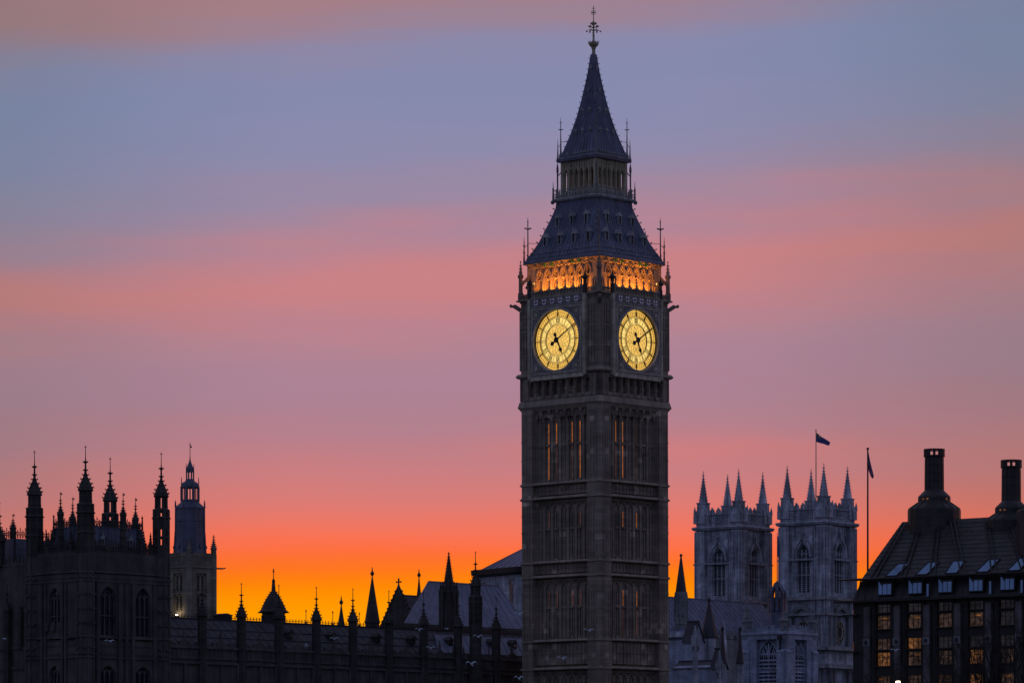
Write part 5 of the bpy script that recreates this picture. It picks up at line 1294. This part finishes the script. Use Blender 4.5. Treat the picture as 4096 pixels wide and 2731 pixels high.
segs = [(.0, bays[0]-.95)]+[(bays[i]+.95, bays[i+1]-.95) for i in range(len(bays)-1)]+[(bays[-1]+.95, AE)]
for a0, a1 in segs: q.box(a0, a1, .0, .62, 0, zev)
for b in bays:
    zs_ = sorted(rows)
    lo = 0
    for z0, z1 in zs_: q.box(b-.95, b+.95, .05, .62, lo, z0); lo = z1
    q.box(b-.95, b+.95, .05, .62, lo, zev)
    for s_ in (-1, 1):   # bronze air ducts beside each bay
        q.lathe([(.16, 0), (.16, zev)], 6, (b+s_*1.25, -.08)); q.lathe([(.1, 0), (.1, zev)], 6, (b+s_*1.02, -.05))
q.build('wall', 'bronze', B.o)
for p in piers:
    q = MB(LFT); zc = z5(1085) ; q.box(p-.36, p+.36, -.42, .02, 0, zev-.55)
    for zz in (z5(1050), z5(1120)): q.box(p-.4, p+.4, -.47, -.41, zz-.06, zz+.06)
    for k in range(12):
        zz = 1+k*1.9; q.box(p-.37, p+.37, -.43, -.415, zz, zz+.04)
    pr = q.build('pier', 'pier', B.o)
    q = MB(LFT); q.box(p-.42, p+.42, -.5, -.4, zc-.42, zc+.42); blk = q.build('bracket_block', 'abbeydark', pr)
    q = MB(LFT); nn = 16
    q.ext([(p+.24*math.cos(2*math.pi*k/nn), -.52, zc+.24*math.sin(2*math.pi*k/nn)) for k in range(nn)], (0, .03, 0)); q.build('round_hole', 'ironblack', blk)
litp = {0: 'CCCCCC', 1: 'BBBBBB', 2: 'BACCCB', 3: 'ABBABB', 4: 'BBBABB', 5: 'ABABAB', 6: 'BBABBA'}
rnd = random.Random(5)
for ri, (z0, z1) in enumerate(rows):
    for bi, b in enumerate(bays):
        if ri == 1: k = 'BBBBCC'[bi]
        else: k = litp[ri][bi]
        q = MB(LFT); q.box(b-.93, b+.93, .38, .42, z0, z1); w_ = q.build('window', {'A': 'litA', 'B': 'litB', 'C': 'litC'}[k], B.o)
        q = MB(LFT)
        for x in (-.31, .31): q.box(b+x-.022, b+x+.022, .3, .37, z0, z1)
        for kz in (.66,): q.box(b-.93, b+.93, .31, .37, z0+(z1-z0)*kz-.025, z0+(z1-z0)*kz+.025)
        q.box(b-.95, b+.95, -.3, .36, z0-.1, z0)
        for x in (-.93, .93): q.box(b+x-.05, b+x+.05, .2, .38, z0, z1)
        q.build('frame', 'bronze', w_)
        if k in 'AB' and ri in (1, 3, 4) and bi % 2 == ri % 2 or (ri, bi) in ((1, 0), (1, 1), (4, 3)):
            q = MB(LFT); q.lathe([(.01, z1-.42), (.35, z1-.36), (.42, z1-.24), (.01, z1-.2)], 12, (b+rnd.uniform(-.3, .3), .36)); 
            q.v = [(p[0]*1.0, p[1], p[2]) for p in q.v]; q.build('pendant_lamp', 'litA', w_)
# ledges (brises-soleil) standing out from the front
q = MB(LFT)
for zz, o_, l_ in ((zev, 1.0, 2.1), (zld, .6, 1.7), (z5(760), .55, 1.2), (z5(1195), .55, 1.2), (z5(1640), .55, 1.2)):
    big = zz in (zev,)
    if zz in (zev, zld): q.ext([(-l_, -o_*.2, zz+.02), (-l_*.9, -o_, zz-.06), (AE, -o_, zz-.06), (AE, .8, zz-.06), (-.2, .8, zz-.06)], (0, 0, .14 if not big else .24))
    else:
        q.ext([(-l_, -.1, zz), (-.9*l_, -o_, zz), (.8, -o_, zz), (.8, .4, zz), (-.3, .4, zz)], (0, 0, .14))
q.build('ledge', 'bronze', B.o)
q = MB(LFT); q.box(.02, .1, -.06, -.01, z5(1190), z5(1070)); q.box(.02, .1, -.06, -.01, z5(755), z5(690)); q.build('orange_reflection', 'slitB', B.o)  # thin orange reflection on the corner, painted as glowing strips
# mansard storey and roof
q = MB(); L0 = -AE
q.add([(.1, 0.2, zev+.2), (.1, L0, zev+.2), (.95, L0, zld), (.95, -.55, zld), (19, .2, zev+.2), (19, -.55, zld)], [(0,1,2,3), (0,3,5,4)])
for i in range(30):
    a = .4+i*AE/30; q.bar((.1, -a, zev+.2), (.95, -a, zld), .1)
q.build('mansard', 'bronzeroof', B.o)
xr = 9.5; yR0 = B.ly(3609, xr); zr = B.z(2092, xr, yR0)+.15
q = MB(); q.add([(.9, -.5, zld+.1), (.9, L0, zld+.1), (xr, L0, zr), (xr, yR0, zr), (19, -.5, zld+.1), (19, L0, zld+.1), (xr+2, yR0, zr), (xr+2, L0, zr)], [(0,1,2,3), (0,3,6,4), (3,2,7,6), (6,7,5,4), (0,4,5,1)])
n = 13
for k in range(1, n):
    t = k/n; A = Vector((.9, -.5, zld+.1)).lerp(Vector((xr, yR0, zr)), t); Bv = Vector((.9, L0, zld+.1)).lerp(Vector((xr, L0, zr)), t); q.bar(A, Bv, .09, .05)
rf = q.build('roof', 'bronzeroof', B.o)
c1y, c2y = B.ly(3737, xr+.6), B.ly(4045, xr+.6)
q = MB()
for i, p in enumerate(piers):
    cy = c1y if i < 4 else c2y; kk_ = [-1.6, -.6, .6, 1.6, -1.3, 0, 1.3][i]
    for s_ in (-1, 1):
        A = Vector((.85, -p+s_*.32, zld+.15)); E = Vector((xr-.6, cy-kk_*1.9+s_*.25, zr-.1)); q.bar(A, E, .15, .12)
q.build('roof_duct', 'bronze', rf)
for b, px in zip(bays, (3541, 3662, 3782, 3905, 4031, 4150)):
    c = fa(px); q = MB(LFT); h0 = zev+.75; h1 = zev+1.85
    ww = .85
    q.ext([(c-ww-.08, -.06, h0-.1), (c-ww-.08, .95, h0-.1), (c-ww-.08, .95, zld-.15), (c-ww-.08, .0, zld-.35)], (2*ww+.16, 0, 0)); d_ = q.build('dormer', 'bronze', rf)
    q = MB(LFT)
    for j in range(3): q.ext([(c-ww+.03+j*ww*2/3, -.10, h0), (c-ww-.06+(j+1)*ww*2/3, -.10, h0), (c-ww-.06+(j+1)*ww*2/3, -.06, h1-.25*(j == 0)), (c-ww+.03+j*ww*2/3, -.06, h1+.35*(j == 0))], (0, .05, 0))
    q.build('pane', 'skyglass', d_)
    # sloping skylight above the ledge
    q = MB(LFT); sl_ = (zr-zld)/(xr-.9); y0, y1 = 1.1, 2.9; sh = .55 if px < 3700 else (-.1 if px < 3800 else .5)
    zz = lambda y: zld+.1+(y-.9)*sl_+.09
    q.add([(c-.75, y0, zz(y0)), (c+.75, y0, zz(y0)), (c+.75+sh*.9, y1, zz(y1)), (c-.75+sh, y1, zz(y1))], [(0,1,2,3)])
    sk = q.build('skylight', 'skyglass', rf)
    q = MB(LFT); V4 = [(c-.75, y0, zz(y0)), (c+.75, y0, zz(y0)), (c+.75+sh*.9, y1, zz(y1)), (c-.75+sh, y1, zz(y1))]
    for i in range(4): q.bar(V4[i], V4[(i+1) % 4], .12)
    q.build('frame', 'bronze', sk)
for px in (3712, 3962, 4088):
    c = fa(px); q = MB(LFT); q.box(c-.13, c+.13, -.08, .1, zev+.35, zev+1.7); q.build('narrow_pane', 'skyglass', rf)
def chimney(px, xl, ycap, label=None, k=1.0, base=True):
    yl = B.ly(px, xl); D = B.xy(xl, yl)[1]; u = D/F*k; zt = EYE+(HOR-ycap)*D/F
    Z = lambda y: zt-(y-1796)*u
    c = (xl, yl); hw = 42.5*u; q = MB()
    sh_ = 36.5*u
    q.lathe([(37.5*u, Z(1960)), (36.3*u, Z(1830))], 24, c)
    for y in (1862, 1893, 1925): q.lathe([(37.3*u, Z(y+1.5)), (38.3*u, Z(y)), (37.3*u, Z(y-1.5))], 24, c)
    for i in range(12): a = rad(30*i); q.bar((c[0]+37.6*u*math.cos(a), c[1]+37.6*u*math.sin(a), Z(1960)), (c[0]+36.6*u*math.cos(a), c[1]+36.6*u*math.sin(a), Z(1830)), .06)
    q.lathe([(106*u, Z(2300)), (106*u, Z(2040)), (102*u, Z(2034)), (66*u, Z(2010)), (65*u, Z(2008)), (65*u, Z(1990)), (63*u, Z(1984)), (40*u, Z(1962)), (37*u, Z(1958))], 16, c)
    for i in range(16): a = rad(22.5*i+11.25); q.bar((c[0]+103*u*math.cos(a), c[1]+103*u*math.sin(a), Z(2036)), (c[0]+66*u*math.cos(a), c[1]+66*u*math.sin(a), Z(2010)), .14)
    t = q.build('chimney', 'bronzeroof', B.o)
    q = MB(); dirc = math.atan2(-D, -B.xy(xl, yl)[0])-rad(51.7)
    for (r_, y0, y1) in ((hw, 1801, 1796), (hw, 1827, 1821)): q.lathe([(hw*.72, Z(y0)), (hw, Z(y0)), (hw, Z(y1)), (hw*.72, Z(y1)), (hw*.72, Z(y0))], 32, c, cap=False)
    q.lathe([(36*u, Z(1832)), (36*u, Z(1824))], 24, c); 
    for i in range(48):
        a0 = dirc+rad(7.5*i); d_ = abs((7.5*i+3.75+90) % 180-90)
        if d_ < 26 and d_ > 4: continue
        a1 = a0+rad(7.5); hw2 = hw*(.99 if d_ >= 26 else .96)
        q.add([(c[0]+r_*math.cos(a_), c[1]+r_*math.sin(a_), z_) for z_ in (Z(1822), Z(1800)) for r_, a_ in ((hw2, a0), (hw2, a1), (hw2*.93, a1), (hw2*.93, a0))], [(0,1,2,3), (7,6,5,4), (0,4,5,1), (1,5,6,2), (2,6,7,3), (3,7,4,0)])
    q.build('cowl', 'bronze', t)
    for a in (-42, -24, 48):
        t_ = dirc+rad(a); q = MB(TR(c[0], c[1])@RZ(t_)); q.box(64*u, 66.5*u, -4*u, 4*u, Z(2001), Z(1995)); q.build('lit_opening', 'litA', t)
chimney(3737, xr+.6, 1796)
chimney(4045, xr+.6, 1840)
chimney(4190, xr-3.5, 1765, k=1.15)

# ================================================================ flags
def flagpole(label, px, D, ytop, ybot, r0, r1, z0=None):
    u = D/F; zb = EYE+(HOR-ybot)*u if z0 is None else z0; zt = EYE+(HOR-ytop)*u
    o = empty('flagpole', label, 'flagpole', ((px-2048)*u, D, zb), 0, 'flagpoles')
    q = MB(); q.lathe([(r0, 0), (r1, zt-zb-.2), (r1*1.8, zt-zb-.15), (r1*1.8, zt-zb), (.02, zt-zb+.05)], 8); q.build('pole', 'palelead' if D > 600 else 'ironblack', o)
    return o, (lambda y: EYE+(HOR-y)*u-zb), u
o, zf, u = flagpole('tall flagpole on the right church tower with a blue flag streaming out', 3264, 762, 1719, 2084, .13, .09, 58.0)
def cloth(parent, name, m, top, bot, u, zf, x0, th=.05, ph=0.0):
    q = MB(); n = len(top)
    vs = [(x*u-x0, .22*math.sin(i*1.1+ph), zf(y)) for i, (x, y) in enumerate(top)]+[(x*u-x0, .22*math.sin(i*1.1+ph+.4), zf(y)) for i, (x, y) in enumerate(bot)]
    vs += [(a, b+th, c) for a, b, c in vs]
    fs = []
    for i in range(n-1): fs += [(i, i+1, n+i+1, n+i), (2*n+i, 3*n+i, 3*n+i+1, 2*n+i+1), (i, 2*n+i, 2*n+i+1, i+1), (n+i, n+i+1, 3*n+i+1, 3*n+i)]
    fs += [(0, n, 3*n, 2*n), (n-1, 3*n-1, 4*n-1, 2*n-1)]
    q.add(vs, fs); return q.build(name, m, parent)
top = [(1, 1729), (12, 1737), (22, 1746), (34, 1753), (46, 1761), (57, 1769)]
mid = [(1, 1745), (12, 1752), (22, 1759), (33, 1766), (45, 1772), (55, 1777)]
bot = [(1, 1766), (10, 1769), (19, 1772), (28, 1774), (40, 1779), (52, 1782)]
fl = cloth(o, 'flag', 'flagblue', top, bot, u, zf, 0)
cloth(fl, 'flag_canton', 'flagyellow', [(1, 1731), (9, 1737), (17, 1743)], [(1, 1744), (9, 1749), (16, 1753)], u, zf, 0, -.03)
o, zf, u = flagpole('thick dark flagpole beside the office roof with a drooping red, white and blue flag', 3471, 421, 1791, 2290, .16, .085, 5.0)
A = [(2, 1802), (7, 1826), (11, 1846), (15, 1866), (19, 1884), (24, 1904)]
b1 = [(1, 1822), (4, 1846), (8, 1864), (12, 1880), (17, 1896), (23, 1908)]
b2 = [(-1, 1838), (2, 1856), (5, 1872), (9, 1888), (15, 1902), (22, 1911)]
b3 = [(-3, 1856), (0, 1866), (3, 1880), (7, 1894), (13, 1907), (21, 1914)]
fl = cloth(o, 'flag', 'flagblue', A, b1, u, zf, 0); cloth(fl, 'white_band', 'flagwhite', [(x+1, y+3) for x, y in b1], [(x+.6, y-3) for x, y in b2], u, zf, 0, ph=.3); cloth(fl, 'red_band', 'flagred', b1, b2, u, zf, .02, ph=.5); cloth(fl, 'blue_band', 'flagblue', b2, b3, u, zf, 0, ph=.9)

# ================================================================ bare trees before the office front
def bare_tree(px, D, ytop, seed, label, spread=.5):
    rn = random.Random(seed); u = D/F; h = EYE+(HOR-ytop)*u
    o = empty('bare_tree', label, 'tree', ((px-2048)*u, D, 0), 0, 'bare trees before the office block')
    tr = MB(); cr_ = MB()
    def grow(mb, p, d, L, r, k):
        q_ = p+d*L; mb.lathe_bar(p, q_, r, r*.72)
        if k == 0: return
        nb = 3 if k > 2 else 2+(rn.random() < .6)
        for i in range(nb):
            ang = rn.uniform(.25, .75)*(1 if i else .5); ax_ = Vector((rn.uniform(-1, 1), rn.uniform(-1, 1), rn.uniform(-.3, .3))).normalized()
            nd = (Matrix.Rotation(ang, 3, ax_)@d); nd = (nd+Vector((0, 0, .12))).normalized()
            grow(cr_, q_ if i < 2 else p+d*L*rn.uniform(.5, .9), nd, L*rn.uniform(.62, .82), r*rn.uniform(.5, .68), k-1)
    grow(tr, Vector((0, 0, 0)), Vector((rn.uniform(-.06, .06), 0, 1)).normalized(), h*.30, h*.017, 6)
    top = max(v[2] for v in cr_.v); s_ = h/top
    for mb in (tr, cr_): mb.v = [(x*s_*spread*1.6, y*s_*spread*1.6, z*s_) for x, y, z in mb.v]
    tr.build('trunk', 'bark', o); cr_.build('crown', 'bark', o)
def _lb(s, p, q, r0, r1, n=5):
    d = (q-p).normalized(); a = d.orthogonal().normalized(); b = d.cross(a); vs = []
    for c, r in ((p, r0), (q, r1)):
        for i in range(n): t = 2*math.pi*i/n; vs.append(c+a*math.cos(t)*r+b*math.sin(t)*r)
    s.add(vs, [(i, (i+1) % n, n+(i+1) % n, n+i) for i in range(n)]+[tuple(range(n))[::-1], tuple(range(n, 2*n))])
MB.lathe_bar = _lb
bare_tree(3640, 388, 2585, 3, 'small bare tree in front of the first lit office bays')
bare_tree(3800, 386, 2520, 8, 'bare tree in front of the middle office bays')
bare_tree(3930, 384, 2470, 21, 'tall bare tree before the fourth office bay')
bare_tree(4060, 382, 2440, 34, 'tallest bare tree at the right edge before the office block')
# street lamp at the bottom of the office front
u = 386/F; zl = EYE+(HOR-2733)*u
o = empty('street_lamp', 'tall lit street lamp below the office windows', 'street lamp', ((3592-2048)*u, 386, 0))
q = MB(); q.lathe([(.16, 0), (.12, 1.2), (.07, zl-.5), (.2, zl-.35), (.24, zl-.25)], 8); q.lathe([(.3, zl+.28), (.1, zl+.42), (.02, zl+.6)], 8); q.build('post', 'ironblack', o)
q = MB(); q.lathe([(.16, zl-.26), (.22, zl-.1), (.24, zl+.14), (.2, zl+.28)], 10); q.build('lantern', 'lamp', o)

# ================================================================ gulls over the river
def gull(px, py, D, span, yaw, flap, roll, label):
    p = P(px, py, D); o = empty('seagull', label, 'bird', p, yaw, 'gulls flying over the river')
    o.rotation_euler = (roll, 0, yaw)
    q = MB(); s_ = span/1.1
    prof = [(.005, -.24), (.035, -.2), (.05, -.12), (.075, 0), (.07, .08), (.045, .15), (.05, .19), (.035, .23), (.012, .26), (.004, .29)]
    n = 8; vs = []; fs = []
    for r, y in prof:
        for i in range(n): t = 2*math.pi*i/n; vs.append((r*math.cos(t)*s_, y*s_, r*math.sin(t)*.9*s_))
    for k in range(len(prof)-1):
        for i in range(n): j = (i+1) % n; fs.append((k*n+i, k*n+j, (k+1)*n+j, (k+1)*n+i))
    fs += [tuple(range(n)), tuple((len(prof)-1)*n+i for i in range(n))]
    q.add(vs, fs); q.ext([(-.02*s_, -.2*s_, 0), (.02*s_, -.2*s_, 0), (.07*s_, -.36*s_, .01), (-.07*s_, -.36*s_, .01)], (0, 0, .012)); q.build('body', 'gull', o)
    for sd in (-1, 1):
        w_ = MB(); P3 = [(0.04, .1, -.07, .02), (.24, .15, -.05, .02+.24*flap), (.40, .10, -.06, .02+.24*flap+.02), (.56, -.02, -.06, .02+.24*flap-.08)]
        vs = []
        for x, yl, yt, zz in P3: vs += [(sd*x*s_, yl*s_, zz*s_+.012), (sd*x*s_, yt*s_, zz*s_+.006), (sd*x*s_, yl*s_, zz*s_-.012), (sd*x*s_, yt*s_, zz*s_-.006)]
        fs = []
        for k in range(3):
            a, b = 4*k, 4*k+4; fs += [(a, b, b+1, a+1), (a+2, a+3, b+3, b+2), (a, a+2, b+2, b), (a+1, b+1, b+3, a+3)]
        fs += [(0, 1, 3, 2), (12, 14, 15, 13)]; w_.add(vs, fs); w_.build('wing', 'gull', o)
for t in ((440, 2563, 360, 1.1, .5, .3, .3, 'white gull gliding across the palace pavilion wall'),
          (18, 2555, 360, .8, 1.2, .5, .2, 'small white gull at the far left edge of the palace'),
          (1337, 2554, 370, .9, .2, .5, .3, 'white gull over the palace roof below the small cone spire'),
          (1224, 2582, 370, .9, 1.4, .9, .2, 'white gull with raised wings above the palace parapet'),
          (1676, 2518, 375, .9, .4, .6, .4, 'white gull just left of the tall crocketed spire'),
          (1786, 2514, 375, .7, .9, .4, .3, 'small white gull in front of the crocketed spire'),
          (1912, 2545, 375, 1.1, .3, .5, .3, 'white gull crossing the largest turret of the palace range'),
          (1724, 2590, 370, 1.0, .1, .4, .3, 'white gull low over the palace range parapet'),
          (1885, 2654, 360, 1.2, .5, .7, .5, 'white gull lowest, in front of the dark palace range wall'),
          (2076, 2456, 380, 1.1, .5, .7, .5, 'white gull touching the left edge of the clock tower'),
          (2075, 2712, 360, 1.1, .6, .7, .5, 'white gull at the bottom left corner of the clock tower'),
          (2356, 2520, 370, 1.2, .4, .4, .3, 'white gull crossing the middle of the clock tower'),
          (2250, 2632, 365, 1.2, .4, .4, .3, 'white gull near the foot of the clock tower'),
          (3581, 2600, 350, 1.0, .3, .4, .3, 'white gull in front of the lit office windows')): gull(*t)
